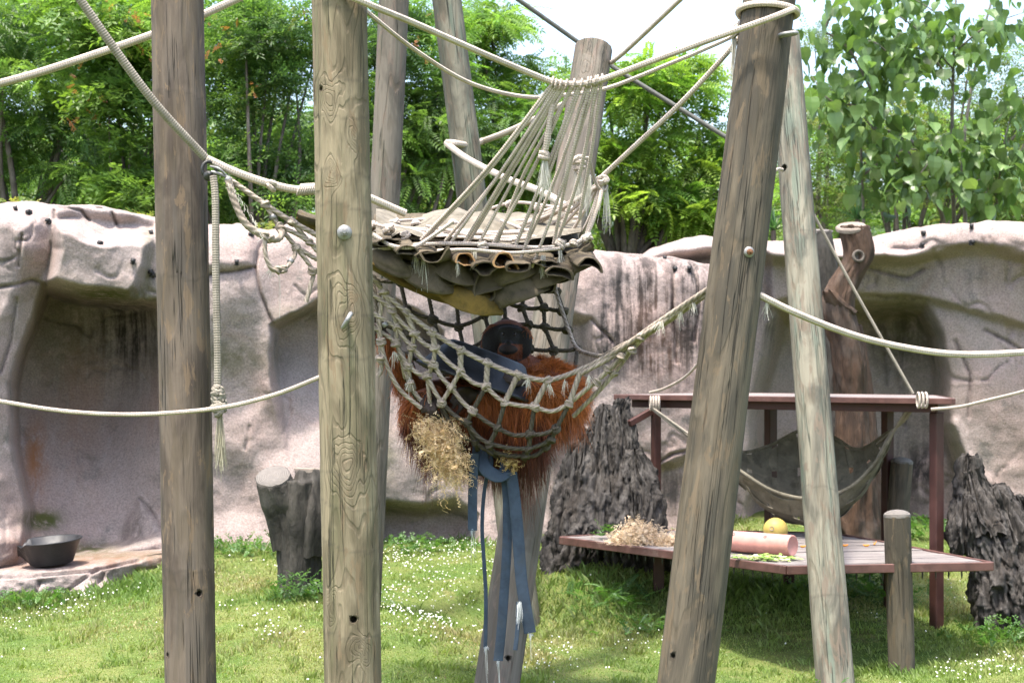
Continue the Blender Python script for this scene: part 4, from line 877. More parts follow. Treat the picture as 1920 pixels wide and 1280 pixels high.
# yellow ball
mb = MB(); rb_ = .105; a = np.linspace(-np.pi / 2, np.pi / 2, 26); lathe(mb, np.stack([np.maximum(np.cos(a), 1e-3) * rb_, np.sin(a) * rb_], 1), (0, 0, 0), None, 44); V, A, C, Fc = mb.arrays()
bc = P(1454, 992, 14.6); bc[2] = ZP + rb_; mb = MB(); mb.add(V + bc, Fc[0]); ball = tag(obj('feeder_ball', mb, M['yellow']), 'yellow plastic ball with a hole behind the pink tube', 'ball')
nv = np.array([-.42, -.85, .2]); nv /= np.linalg.norm(nv); mb = MB(); lathe(mb, [(.020, -.004), (.019, .002), (.014, .001), (.012, -.02), (.0005, -.02)], bc + nv * rb_, axes(nv), 18); obj('hole_rim', mb, M['cut_dark'], ball)
# curly fibre
def curls(mb, pts, rng, L=(.15, .4), rad=(.008, .03), width=.0022, down=0.0, cols=((.62, .46, .24), (.70, .55, .32), (.52, .36, .17)), seg=26, spread=1.0):
    for p in pts:
        l = rng.uniform(*L); t = np.linspace(0, 1, seg); d = rng.normal(size=3) * spread; d[2] -= down; d /= np.linalg.norm(d); w1 = rng.normal(size=3)
        u = np.cross(d, w1); u /= np.linalg.norm(u); v = np.cross(d, u); R_ = rng.uniform(*rad); k = rng.uniform(3, 9); ph = rng.uniform(0, 6.28); R_ = R_ * (0.4 + t)
        c = p + d * (t * l)[:, None] + (np.cos(k * 6.28 * t + ph) * R_)[:, None] * u + (np.sin(k * 5.2 * t + ph) * R_)[:, None] * v
        s_ = rng.normal(size=3); s_ /= np.linalg.norm(s_); W = s_ * width * rng.uniform(.6, 1.5)
        V = np.stack([c - W, c + W], 1).reshape(-1, 3); i = np.arange(seg - 1) * 2
        mb.add(V, np.stack([i, i + 1, i + 3, i + 2], 1), None, np.array(cols[rng.integers(len(cols))]) * rng.uniform(.8, 1.2))
rng = np.random.default_rng(31)
def pile(name, label, cx, cy, D, rx, ry, h, n, cols, **kw):
    pts = rng.normal(size=(n, 3)) * [rx * .5, ry * .5, 0]; pts[:, 2] = np.abs(rng.normal(0, h * .42, n)) * np.exp(-(pts[:, 0] / rx) ** 2) + .012
    c = P(cx, cy, D); c[2] = ZP; mb = MB(); curls(mb, pts + c, rng, (.04, .13), (.006, .02), .0024, .2, cols, 14)
    V, A, C, Fc = mb.arrays(); V[:, 2] = np.maximum(V[:, 2], ZP + .004); mb.V = [V]; mb.A = [A]; mb.C = [C]
    return tag(obj(name, mb, M['woodwool'], smooth=False), label, 'wood wool')
WW = ((.62, .49, .34), (.68, .56, .42), (.54, .41, .27))
pile('wood_wool', 'heap of curly pinkish wood wool on the left of the plank platform', 1198, 1012, 14.5, .20, .18, .13, 1700, WW)
pile('wood_wool', 'small tuft of wood wool beside the tall olive-grey pole', 1262, 1014, 14.3, .10, .1, .06, 240, WW)
# heap of chopped leaves
mb = MB()
for k in range(90):
    c = P(rng.normal(1435, 26), rng.normal(1029, 2.5), 0); px = np.clip(rng.normal(1435, 28), 1375, 1500); D = 13.25 + rng.normal(0, .07); c = P(px, 1000, D); c[2] = ZP + rng.uniform(.004, .03)
    yaw = rng.normal(.1, .7); l = rng.uniform(.05, .13); d = np.array([math.cos(yaw), math.sin(yaw), rng.normal(0, .12)]); s_ = np.array([-d[1], d[0], 0]) * rng.uniform(.006, .018)
    V = np.array([c - d * l / 2, c - d * l * .2 + s_, c + d * l * .25 + s_ + [0, 0, .01], c + d * l / 2, c + d * l * .25 - s_, c - d * l * .2 - s_ + [0, 0, .008]]); V[:, 2] = np.maximum(V[:, 2], ZP + .003)
    mb.add(V, [[0, 1, 5], [1, 2, 4, 5], [2, 3, 4]], None, [(.22, .36, .08), (.42, .52, .18), (.60, .62, .36), (.30, .44, .10)][k % 4])
tag(obj('lettuce_scraps', mb, M['veg'], smooth=False), 'scattered pale green lettuce scraps in front of the pink tube', 'greens')
mb = MB(); a = np.linspace(-np.pi / 2, np.pi / 2, 10); pc_ = P(1417, 1023, 13.3); pc_[2] = ZP + .022; lathe(mb, np.stack([np.maximum(np.cos(a), 1e-3) * .026, np.sin(a) * .02], 1), pc_, None, 14, (.62, .60, .40)); tag(obj('vegetable_chunk', mb, M['veg']), 'pale rounded vegetable chunk lying on the lettuce scraps', 'vegetable')
for k, (px, py, yaw, lab) in enumerate(((1506, 1026, .3, 'small orange peel left of the pale leaning pole'), (1585, 1024, .2, 'small orange peel just right of the pale leaning pole'), (1624, 1024, -.2, 'flat orange peel second from the front bollard'), (1641, 1022, .9, 'curled orange peel nearest the front bollard'))):
    D = onD(px, py); c = P(px, py, D); t = np.linspace(-1, 1, 9); r_ = .026; mb = MB(); curl = .03 if k == 3 else .010
    cen = np.stack([t * r_, .012 * (1 - t * t), curl * t * t + .004], 1) @ np.array(Matrix.Rotation(yaw, 3, 'Z')).T + c; cen[:, 2] += ZP - c[2]
    wd = .010 * (1 - t ** 2 * .8)[:, None] * np.array([0, .6, .8]); th_ = np.array([0, .003, .003]); m = 9
    V = np.concatenate([cen - wd, cen + wd, cen - wd + th_, cen + wd + th_]); i = np.arange(m - 1)
    mb.add(V, np.concatenate([np.stack([i, i + 1, i + 1 + m, i + m], 1), np.stack([i + 2 * m, i + 3 * m, i + 1 + 3 * m, i + 1 + 2 * m], 1), np.stack([i + m, i + 1 + m, i + 1 + 3 * m, i + 3 * m], 1), np.stack([i, i + 2 * m, i + 1 + 2 * m, i + 1], 1)]), None, (.75, .30, .05))
    tag(obj('orange_peel', mb, M['veg']), lab, 'orange peel', 'orange peels on the planks')

# ---------------------------------------------------------------- broken tub in the cave
def tub_mesh(mb, org, R, r0, r1, h, th=.012, n=48, broken=None, lip=.014):
    prof = [(.001, 0), (r0 * .9, 0), (r0, .012), (r1 - lip, h - .012), (r1, h - .008), (r1 + .004, h), (r1 - .004, h + .006), (r1 - lip - th, h), (r0 - th, th + .014), (r0 * .85, th), (.001, th)]
    lathe(mb, prof, (0, 0, 0), None, n); V = mb.V[-1]
    if broken is not None:
        a = np.arctan2(V[:, 1], V[:, 0]); f_ = broken(a); V[:, 2] = np.minimum(V[:, 2], np.maximum(h * f_, th))
    mb.V[-1] = V @ np.array(R).T + np.array(org)
mb = MB(); tub_mesh(mb, P(97, 1058, 15.35) + [0, 0, .01], np.array(Matrix.Rotation(-.07, 3, 'Y') @ Matrix.Rotation(.05, 3, 'X')), .19, .285, .215, n=80, broken=lambda a: 1.1 - .62 * np.exp(-((np.abs(a) - np.pi) / .42) ** 2) * (1 + .25 * np.sin(a * 31)) - .22 * np.exp(-((a + 2.35) / .22) ** 2))
tag(obj('rubber_tub', mb, M['rubber']), 'broken black rubber feed tub on the rock ledge at far left', 'tub')

# ---------------------------------------------------------------- wire insulators on the wall
mb = MB(); box(mb, (0, 0, 0), (.034, .026, .05)); lathe(mb, [(.008, 0), (.02, .006), (.02, .014), (.011, .019), (.011, .03), (.02, .035), (.02, .043), (.008, .05), (.0005, .05)], (0, -.01, 0), axes((0, -1, .15)), 12); box(mb, (.0, -.03, .022), (.044, .016, .012)); box(mb, (.0, -.03, -.022), (.044, .016, .012))
V, A, C, Fc = mb.arrays(); INS = mk_mesh('wire_insulator', V, Fc); INS.materials.append(M['plastic_black'])
ORD = ['leftmost', 'second from left', 'third from left', 'fourth from left', 'fifth from left', 'sixth from left', 'rightmost']
def insulators(wall, pts, lab, grp):
    for k, (px, py) in enumerate(sorted(pts)):
        lab_ = f"{lab}, {'rightmost' if k == len(pts) - 1 else ORD[k]}"
        D = float(wall.D(np.array([float(px)]), np.array([float(py)]))[0]); o = inst('wire_insulator', INS, P(px, py, D - .012), (random.uniform(-.2, .2), random.uniform(-.3, .3), random.uniform(-.4, .4)), random.uniform(.9, 1.15)); tag(o, lab_, 'insulator', grp)
insulators(WA, [(30, 392), (57, 399), (93, 416), (190, 457), (283, 436), (250, 490), (286, 513)], 'black wire insulator on the rim left of the brown-grey pole', 'insulators left of the brown pole')
insulators(WA, [(444, 493), (473, 440)], 'black wire insulator on the rock between the two left poles', 'insulators between the left poles')
insulators(WA, [(1247, 484), (1264, 505), (1292, 505)], 'black wire insulator on the stained rock by the olive pole', 'insulators on the stained rock')
insulators(WB, [(1628, 450), (1630, 481), (1727, 461), (1730, 437), (1820, 455), (1822, 425)], 'black wire insulator on the right wall\'s rounded rim', 'insulators on the right rim')
# ---------------------------------------------------------------- ropes
def rp(D, wpx): return wpx / 2 * D / F
def fray(mb, c, d, n, L, spread, rng, cols=((.62, .60, .52), (.50, .48, .40), (.70, .68, .60)), width=.0016, seg=6, sag=.3):
    """loose fibres from point c along d"""
    d = np.array(d, float) / np.linalg.norm(d); t = np.linspace(0, 1, seg)[:, None]
    for k in range(n):
        e = d + rng.normal(0, spread, 3); l = L * rng.uniform(.6, 1.15); p = c + rng.normal(0, .006, 3) + e * t * l + np.array([0, 0, -sag * l]) * t ** 2 + rng.normal(0, .05 * l, 3) * t * (1 - t) * 2
        s_ = rng.normal(size=3); s_ /= np.linalg.norm(s_); W = s_ * width * (1 - t * .5); V = np.stack([p - W, p + W], 1).reshape(-1, 3); i = np.arange(seg - 1) * 2
        mb.add(V, np.stack([i, i + 1, i + 3, i + 2], 1), None, np.array(cols[rng.integers(len(cols))]))
def knot_mesh(name, mat, r=1.0, seed=0):
    """a tied knot: two crossing wraps and a waist"""
    mb = MB(); a = np.linspace(0, 2 * np.pi, 25)
    for k, (tilt, ph, rr) in enumerate(((.5, 0, 1.0), (-.55, 1.3, 1.05), (.15, 2.6, .85))):
        ring = np.stack([np.cos(a) * rr, np.sin(a) * rr * .9, np.sin(a + ph) * tilt + (k - 1) * .45], 1); sweep(mb, ring, .62, 8, lobes=3, pitch=2.2, cap=False)
    V, A, C, Fc = mb.arrays(); me = mk_mesh(name, V * r, Fc, A * [r, 1, r], C); me.materials.append(mat); return me
KN = {k: knot_mesh('knot', M[k], .0165) for k in ('rope_net', 'rope_back', 'rope')}
RR = np.random.default_rng(77)
def knot(p, parent, kind='rope_net', s=1.0): return inst('knot', KN[kind], p, tuple(RR.uniform(-.6, .6, 2)) + (RR.uniform(0, 6.28),), s * RR.uniform(.88, 1.15), parent)
def rope(label, pts, wpx, mat='rope', group=None, n=10, twisted=False, name='rope', cat='rope'):
    q = PP(pts); r = wpx / 2 * np.mean([p[2] for p in pts]) / F; mb = MB(); sweep(mb, resample(q, .02 if twisted else .03), r, 12 if twisted else n, lobes=3 if twisted else 0, pitch=r * 9)
    return tag(obj(name, mb, M[mat], base=q[0]), label, cat, group)
def wrap(mb, pole_, py, r, turns=1.0, rise=.03, start=0.0):
    """turns of rope round a pole"""
    c, pr, m = pole_.ax(py); a = np.linspace(0, 2 * np.pi * turns, int(30 * turns)) + start; u, v, ax = pole_.R[:, 0], pole_.R[:, 1], pole_.R[:, 2]
    pts = c + (np.cos(a)[:, None] * u + np.sin(a)[:, None] * v) * (pr + r * .95) + ax * np.linspace(-rise / 2, rise / 2, len(a))[:, None]; sweep(mb, pts, r, 10)

r1 = rope('thick rope slanting down across the brown-grey pole to its iron ring', [(110, -60, 9.25), (205, 78, 9.38), (292, 195, 9.5), (385, 296, 9.66)], 17, 'rope_dirty')
r1b = rope('thick rope from the iron ring to the coil behind the thick pole', [(388, 298, 9.66), (440, 322, 9.66), (500, 343, 9.68), (560, 356, 9.7), (640, 352, 9.75), (760, 400, 9.9)], 15)
for t_ in np.linspace(0, 1, 8):
    c = P(562 + 30 * t_, 356 - 2 * t_, 9.7); mb = MB(); a = np.linspace(0, 2 * np.pi, 20); rr_ = .028
    sweep(mb, c + np.stack([0.012 * np.sin(a), np.cos(a) * rr_, np.sin(a) * rr_], 1), .0085, 8, cap=False); obj('coil', mb, M['rope'], r1b)
knot(P(509, 347, 9.68), r1b, 'rope', 1.5)
rope('thick pale rope crossing the top left corner behind the brown-grey pole', [(-60, 172, 10.1), (60, 140, 10.15), (160, 108, 10.2), (283, 66, 10.25), (380, 28, 10.3), (470, -14, 10.35)], 15)
# iron fittings and the hanging rope at the left pole
fit = tag(obj('iron_ring', sweep(MB(), P(392, 318, 9.64) + .045 * np.stack([np.cos(np.linspace(0, 6.2832, 30)) * .8, np.cos(np.linspace(0, 6.2832, 30)) * .4, np.sin(np.linspace(0, 6.2832, 30))], 1), .010, 10, cap=False), M['dark_metal']), 'dark iron ring fixed to the brown-grey pole', 'iron ring')
mb = MB(); lathe(mb, [(.0005, -.03), (.026, -.02), (.03, .005), (.024, .025), (.012, .03), (.012, .05), (.0005, .05)], P(391, 330, 9.62), axes((.3, -1, .2)), 12); obj('nut', mb, M['dark_metal'], fit)
mb = MB(); sweep(mb, resample(PP([(396, 322, 9.6), (412, 326, 9.6), (428, 333, 9.6)]), .01), .009, 8); sweep(mb, resample(PP([(395, 312, 9.62), (410, 316, 9.58), (425, 330, 9.6)]), .01), .007, 8); obj('shackle', mb, M['metal'], fit)
hr = rope('hanging rope with a thick knot and frayed end beside the brown-grey pole', [(400, 330, 9.55), (404, 380, 9.54), (405, 520, 9.54), (408, 660, 9.54), (408, 738, 9.54)], 14, 'rope_dirty')
KN['rope_dirty'] = knot_mesh('knot', M['rope_dirty'], .0165)
for p_, s_ in (((409, 732), 1.7), ((410, 741), 1.6), ((411, 758), 1.6), ((411, 768), 1.7)): knot(P(*p_, 9.54), hr, 'rope_dirty', s_)
mb = MB(); fray(mb, P(412, 775, 9.54), (.04, 0, -1), 170, .22, .08, RR, ((.42, .38, .28), (.34, .31, .22), (.5, .46, .35)), .0022); tag(obj('frayed_end', mb, M['fray'], hr, smooth=False), kind='stuff')
rope('thin pale rope sagging low across the brown-grey pole', [(-80, 742, 9.2), (0, 752, 9.15), (100, 768, 9.1), (200, 776, 9.05), (300, 775, 9.0), (420, 763, 8.92), (520, 738, 8.82), (606, 704, 8.68), (640, 690, 8.72)], 8)
ur = rope('upper rope carrying the white cord fan between the thick and olive poles', [(600, -32, 8.6), (690, 8, 8.62), (780, 45, 8.9), (900, 98, 9.2), (1000, 140, 9.45), (1040, 154, 9.5), (1085, 158, 9.5), (1130, 149, 9.48), (1230, 112, 9.4), (1350, 68, 9.3), (1440, 36, 9.23), (1488, 17, 9.3)], 12)
mb = MB(); wrap(mb, POLES['p6'], 22, .018, 1.1, .05, 2.2); obj('wrap', mb, M['rope'], ur)
rope('thinner rope sagging below the upper rope', [(660, -2, 8.85), (700, 32, 8.9), (780, 95, 9.2), (880, 155, 9.6), (980, 181, 9.9), (1060, 178, 9.95), (1140, 165, 9.9), (1250, 122, 9.75), (1345, 82, 9.6), (1400, 55, 9.6)], 8)
kr = rope('slack rope from the frayed knot at the olive pole down to the canvas mat', [(1398, 52, 9.62), (1370, 92, 9.65), (1280, 190, 9.8), (1200, 265, 9.95), (1128, 332, 10.1)], 10)
for p_ in ((1392, 44), (1384, 52), (1378, 60)): knot(P(p_[0], p_[1], 9.5), kr, 'rope', 1.2)
mb = MB(); fray(mb, P(1376, 62, 9.5), (0, 0, -1), 110, .24, .07, RR, width=.0014); tag(obj('frayed_end', mb, M['fray'], kr, smooth=False), kind='stuff')
rope('rope rising from the sawn pole into the white sky', [(1146, 118, 13.5), (1180, 90, 13.2), (1290, -14, 12.2), (1330, -52, 11.9)], 9)
rope('dark steel cable running from top centre behind the sawn pole', [(930, -30, 14.0), (1085, 80, 14.2), (1150, 126, 14.2), (1262, 196, 14.1), (1385, 272, 14.0)], 9, 'cable', cat='cable', name='steel_cable')
rope('thick white rope round the pale rear pole, sagging to the mat', [(905, 264, 15.0), (880, 272, 14.82), (850, 268, 14.72), (838, 268, 14.9), (846, 276, 14.7), (880, 300, 14.2), (950, 335, 13.2), (1020, 362, 12.2), (1080, 400, 11.4)], 13)
rope('thick white rope behind the cord fan, leading right from the pale rear pole', [(880, 274, 15.05), (905, 265, 15.0), (950, 248, 14.8), (1000, 225, 14.5), (1068, 190, 13.9)], 12)
rr_ = rope('thick rope sagging to the right edge from the olive pole', [(1385, 530, 9.3), (1420, 551, 9.28), (1500, 590, 9.35), (1600, 628, 9.5), (1700, 652, 9.6), (1800, 664, 9.65), (1920, 660, 9.7), (2020, 648, 9.75)], 13)
mb = MB(); fray(mb, P(1440, 566, 9.3), (-.2, 0, -1), 26, .07, .2, RR); tag(obj('frayed_end', mb, M['fray'], rr_, smooth=False), kind='stuff')
rope('thin cord from behind the pale leaning pole down to the red table', [(1488, 340, 14.3), (1520, 392, 14.25), (1600, 540, 14.2), (1712, 738, 14.1)], 6, 'rope_dirty')
rope('thin cord looping from the drilled hole of the pale leaning pole', [(1467, 318, 13.55), (1456, 318, 13.35), (1450, 335, 13.4), (1440, 420, 13.6), (1428, 500, 13.7)], 6)
rope('thin cord from the left end of the red table up behind the olive pole', [(1218, 736, 15.5), (1250, 726, 15.3), (1290, 702, 14.8), (1330, 655, 14.0)], 5)
rope('thin pale rope leading off the right end of the red table', [(1746, 767, 13.9), (1800, 762, 13.8), (1860, 748, 13.6), (1920, 733, 13.4), (2010, 705, 13.1)], 6)

# ---------------------------------------------------------------- white cord fan and canvas hose mat
mat_ = thing('hose_hammock', 'upper hammock of tan flattened hoses hung on white cords', 'hammock', P(880, 575, 10.4))
fan = [((1036, 156), (789, 450)), ((1039, 158), (793, 452)), ((1042, 160), (835, 452)), ((1047, 160), (846, 454)), ((1051, 161), (871, 454)), ((1055, 161), (877, 456)), ((1062, 161), (897, 458)), ((1072, 160), (924, 459)), ((1076, 160), (930, 460)), ((1085, 160), (966, 462)), ((1090, 160), (972, 500)), ((1102, 157), (985, 462)), ((1107, 156), (990, 520)), ((1116, 154), (1038, 458)), ((1120, 153), (1043, 458)), ((1128, 151), (1086, 410))]
for k, (a, b) in enumerate(fan):
    A_ = P(a[0], a[1], 9.5); B_ = P(b[0], b[1], 9.86 + .02 * (k % 3)); mid = (A_ + B_) / 2 + np.array([.02 * RR.normal(), 0, -.015 - .02 * RR.random()])
    mb = MB(); sweep(mb, resample([A_, mid, B_], .03), rp(9.7, 6.6) * RR.uniform(.9, 1.1), 8); obj('cord', mb, M['rope'], mat_)
    if k % 2 == 0 or k > 10:
        mb = MB(); a_ = np.linspace(0, 2 * np.pi, 16); sweep(mb, A_ + [0, 0, .006] + np.stack([.004 * np.sin(a_), np.cos(a_) * .026, np.sin(a_) * .026], 1), .0075, 8, cap=False); obj('loop', mb, M['rope'], mat_)
for k, b in enumerate([(1100, 436), (1088, 444), (1070, 438), (1050, 430), (1030, 424), (1008, 420), (985, 418), (960, 428), (1104, 420)]):
    A_ = P(1130 - k, 338 + 1.5 * k, 10.1); B_ = P(b[0], b[1], 10.2 + .1 * k); mid = (A_ + B_) / 2 + [0, 0, -.03 * RR.random()]; mb = MB(); sweep(mb, resample([A_, mid, B_], .03), rp(10, 6.5), 8); obj('cord', mb, M['rope'], mat_)
for k, pts in enumerate([[(700, 440, 9.8), (735, 461, 9.75), (772, 464, 9.75), (800, 450, 9.8), (850, 415, 9.8)], [(690, 470, 9.85), (800, 458, 9.85), (900, 458, 9.85), (985, 464, 9.85), (1050, 462, 9.88), (1095, 446, 9.95), (1120, 390, 10.0), (1132, 336, 10.1)], [(700, 420, 10.2), (780, 440, 10.1), (860, 445, 10.0), (960, 452, 9.95)],
                         [(705, 418, 10.8), (790, 412, 11), (900, 418, 11.1), (1000, 412, 11.1), (1090, 408, 10.9)], [(820, 470, 9.8), (880, 468, 9.76), (960, 474, 9.76), (1050, 466, 9.8)], [(905, 396, 11.0), (960, 380, 10.9), (1020, 385, 10.7), (1085, 400, 10.4)], [(1020, 395, 10.6), (1070, 380, 10.5), (1120, 345, 10.2)],
                         [(1128, 335, 10.1), (1138, 350, 10.08), (1130, 358, 10.06), (1118, 345, 10.05), (1110, 320, 10.0), (1106, 300, 9.95), (1098, 296, 9.9), (1086, 300, 9.9)], [(800, 424, 10.5), (860, 436, 10.3), (905, 452, 10.0)], [(940, 414, 10.9), (1000, 436, 10.4), (1060, 452, 10.0)]]):
    mb = MB(); sweep(mb, resample(PP(pts), .03), rp(9.9, 8 if k < 2 else 6.5), 8); obj('cord', mb, M['rope'], mat_)
for p_ in ((1130, 338, 10.08, 1.5), (1084, 302, 9.9, 1.6), (1086, 314, 9.9, 1.4), (1020, 292, 9.6, 1.2), (728, 428, 10.0, 1.3), (760, 440, 9.95, 1.1), (850, 420, 10.8, 1.2), (955, 382, 10.9, 1.2), (1050, 458, 9.86, 1.2), (905, 460, 9.82, 1.1), (780, 420, 10.9, 1.2), (740, 418, 10.9, 1.2), (700, 424, 10.3, 1.4), (1100, 446, 9.95, 1.3), (1010, 388, 10.7, 1.1), (820, 412, 11, 1.2), (1075, 456, 9.9, 1.1)): knot(P(*p_[:3]), mat_, 'rope', p_[3])
for (px, py, D, n, L) in ((1021, 296, 9.6, 120, .16), (1084, 318, 9.9, 70, .14), (1104, 330, 10, 60, .12), (1136, 345, 10.1, 50, .2), (780, 466, 9.8, 26, .10), (795, 480, 9.8, 16, .14), (1018, 480, 9.8, 60, .08), (1050, 470, 9.85, 40, .09), (890, 470, 9.8, 20, .08), (858, 488, 9.75, 18, .06), (893, 548, 10.0, 22, .05), (1100, 350, 10.0, 40, .12), (720, 425, 10, 26, .05)):
    mb = MB(); fray(mb, P(px, py, D), (0, 0, -1), n, L, .14, RR, width=.0015); tag(obj('frayed_end', mb, M['fray'], mat_, smooth=False), kind='stuff')
mb = MB(); sweep(mb, resample(PP([(1042, 170, 9.55), (1036, 200, 9.55), (1030, 230, 9.56), (1026, 265, 9.58), (1021, 292, 9.6)]), .02), [.012, .018, .014, .02, .012], 9, lobes=3, pitch=.09); obj('tassel_cord', mb, M['rope'], mat_)

for k in range(16):                # loose cords lying across the top of the mat
    x0, x1 = RR.uniform(700, 900), RR.uniform(820, 1090); d0, d1 = RR.uniform(10.0, 10.9), RR.uniform(10.0, 10.9)
    def on_top(x, d): return (x, 441 - 30 * (d - 10) + 14 * math.sin(math.pi * (x - 705) / 385), d)
    mx, md_ = (x0 + x1) / 2 + RR.normal(0, 20), (d0 + d1) / 2 + RR.normal(0, .15); mb = MB(); sweep(mb, resample(PP([on_top(x0, d0), on_top(mx, md_), on_top(x1, d1)]), .03), rp(10.3, 6.5), 8); obj('cord', mb, M['rope'], mat_)
def hose(path, w_, flat, mat, name='hose', ups=None, open_front=True, step=.03, crease=.12, seed=0):
    """flattened canvas hose with an open, thick-walled end"""
    p = resample(PP(path), step); m = len(p); n = 26; T = np.gradient(p, axis=0); T /= np.linalg.norm(T, axis=1)[:, None]
    up = np.array(ups if ups is not None else (0, 0, 1.0)); N = up - T * (T @ up)[:, None]; N /= np.linalg.norm(N, axis=1)[:, None]; B = np.cross(T, N)
    th = np.linspace(0, 2 * np.pi, n, endpoint=False); s_ = np.concatenate([[0], np.cumsum(np.linalg.norm(np.diff(p, axis=0), axis=1))]); S, TH = np.meshgrid(s_, th, indexing='ij')
    q = np.stack([np.cos(TH).ravel() * 1.5, np.sin(TH).ravel() * 1.5, S.ravel() * 5], 1); dn = fbm(q, 3, seed).reshape(S.shape)
    hr_ = random.Random(seed * 5 + 1); o0 = hr_.choice((.95, .5, .35, .28, .6)); fold = hr_.uniform(-.9, .9); op = np.interp(S, [0, .10, .3], [o0, o0 * .7 + flat * .3, flat]) if open_front else np.full(S.shape, flat)
    op = np.where(op < flat, flat, op) if open_front else op
    rx = w_ / 2 * (1 + crease * dn) * np.where(op > .6, .8, 1); ry = w_ / 2 * op * (1 + crease * 2.0 * dn)
    mk = lambda k: p[:, None] + B[:, None] * (np.sign(np.cos(TH)) * np.abs(np.cos(TH)) ** .8 * rx * k)[..., None] + N[:, None] * (np.sin(TH) * ry * k + fold * .05 * np.cos(TH) ** 2 * np.exp(-S / .12) * open_front + .03 * fold * np.cos(TH) * np.exp(-S / .1) + .012 * fbm(q * .7 + 4, 2, seed + 3).reshape(S.shape))[..., None]
    outer = mk(1.0); i, j = np.meshgrid(np.arange(m - 1), np.arange(n), indexing='ij'); j2 = (j + 1) % n
    Fq = np.stack([i * n + j, i * n + j2, (i + 1) * n + j2, (i + 1) * n + j], -1).reshape(-1, 4); A = np.stack([S, TH / 6.283, 0 * S + .1], -1).reshape(-1, 3)
    mb = MB(); mb.add(outer.reshape(-1, 3), Fq, A); o = obj(name, mb, M[mat], mat_)
    if open_front:
        mi = min(m, 9); inner = mk(.84)[:mi].reshape(-1, 3); rim = np.concatenate([outer[0], inner[:n]]); mb = MB(); i, j = np.meshgrid(np.arange(mi - 1), np.arange(n), indexing='ij'); j2 = (j + 1) % n
        mb.add(inner, np.stack([i * n + j, (i + 1) * n + j, (i + 1) * n + j2, i * n + j2], -1).reshape(-1, 4)); k = np.arange(n); mb.add(rim, np.stack([k, k + n, (k + 1) % n + n, (k + 1) % n], 1)); obj('lining', mb, M['rubber_lining' if seed in LINED else 'canvas'], o)
    return o
LINED = (68, 72)
# lengthwise hoses slung underneath
for k, (D, dy, w_, mt_) in enumerate(((9.98, -48, .15, 'canvas'), (10.12, -14, .16, 'canvas_yellow'), (10.4, 4, .17, 'canvas_yellow'), (10.6, 6, .17, 'canvas'), (10.85, -8, .16, 'canvas'), (11.05, -34, .15, 'canvas'))):
    sh = [(560, 408), (620, 440), (690, 488), (770, 530), (840, 556), (885, 562), (950, 552), (1020, 524), (1075, 492), (1108, 462)]
    hose([(x, y + dy * math.sin(math.pi * np.clip((x - 560) / 548, 0, 1)) - (8 if k > 3 else 0), D) for x, y in sh], w_, .30, mt_, open_front=False, seed=30 + k, crease=.16)
# crosswise hoses with open ends towards the viewer
ends = [(716, 456, 22), (752, 463, 30), (792, 474, 34), (832, 484, 30), (868, 487, 34), (905, 492, 30), (938, 488, 28), (975, 492, 34), (1015, 492, 34), (1052, 500, 34), (1088, 486, 30)]
for k, (x, y, w_) in enumerate(ends):
    tx = (x - 900) * .9 + 905 - 12; jx, jy = RR.normal(0, 10), RR.normal(0, 7); hose([(x + 10 + jx, y + 8 + jy, 9.70 + RR.uniform(-.05, .08)), (x + jx * .4, y - 2, 9.85), (x - 4, y - 14, 10.05), (tx, y + 10 - 20 * abs(k - 5) / 5, 10.5), (tx - 4, 440, 10.9), (tx - 6, 412, 11.25), (tx - 6, 405, 11.35)], RR.uniform(.13, .17), .24, 'canvas', seed=60 + k * 2, crease=.2)
for k, (x, y) in enumerate([(775, 500), (830, 522), (893, 535), (950, 532), (1003, 540), (1040, 522)]):
    hose([(x + 16, y + 2, 9.86), (x + 4, y, 9.98), (x - 14, y - 2, 10.2), (x - 24, y + 6, 10.6), (x - 24, y - 20, 11.0)], .17, .22, 'canvas', seed=91 + k, crease=.16)
# broad bands lying aslant over the front
for k, (x, y, l) in enumerate([(735, 486, 70), (800, 512, 80), (850, 500, 70), (905, 528, 90), (960, 508, 80), (1015, 516, 80), (1062, 498, 70), (880, 552, 90), (970, 540, 80)]):
    s_ = 1 if x < 900 else -1; hose([(x - l * .6, y - 22 * s_, 9.95 + .02 * (k % 3)), (x - l * .2, y - 3 * s_ + 4, 9.84 + .015 * (k % 4)), (x + l * .25, y + 10 * s_ + 5, 9.82 + .015 * (k % 4)), (x + l * .6, y + 16 * s_, 9.95)], RR.uniform(.12, .17), .22, 'canvas' if k not in (7,) else 'canvas_yellow', ups=(0, -1, .35), open_front=k % 2 == 0, seed=130 + k, crease=.22)
# crumpled top cloth
mb = MB(); nu, nv = 60, 30; U, W_ = np.meshgrid(np.linspace(0, 1, nu), np.linspace(0, 1, nv)); xx = 705 + 385 * U; yy = 452 - 44 * W_ + 22 * np.sin(np.pi * U) * (1 - W_ * .7); DD = 9.95 + 1.35 * W_
q = np.stack([U.ravel() * 6, W_.ravel() * 4, 0 * U.ravel()], 1); V = np.stack([(xx - CX) * DD / F, DD, CZ - (yy - HY) * DD / F + .05 + .07 * fbm(q, 3, 8).reshape(U.shape)], -1); i, j = np.meshgrid(np.arange(nv - 1), np.arange(nu - 1), indexing='ij')
mb.add(V.reshape(-1, 3), np.stack([i * nu + j, i * nu + j + 1, (i + 1) * nu + j + 1, (i + 1) * nu + j], -1).reshape(-1, 4), np.stack([xx / 300, yy / 300, 0 * xx], -1).reshape(-1, 3)); obj('top_cloth', mb, M['canvas_top'], mat_)

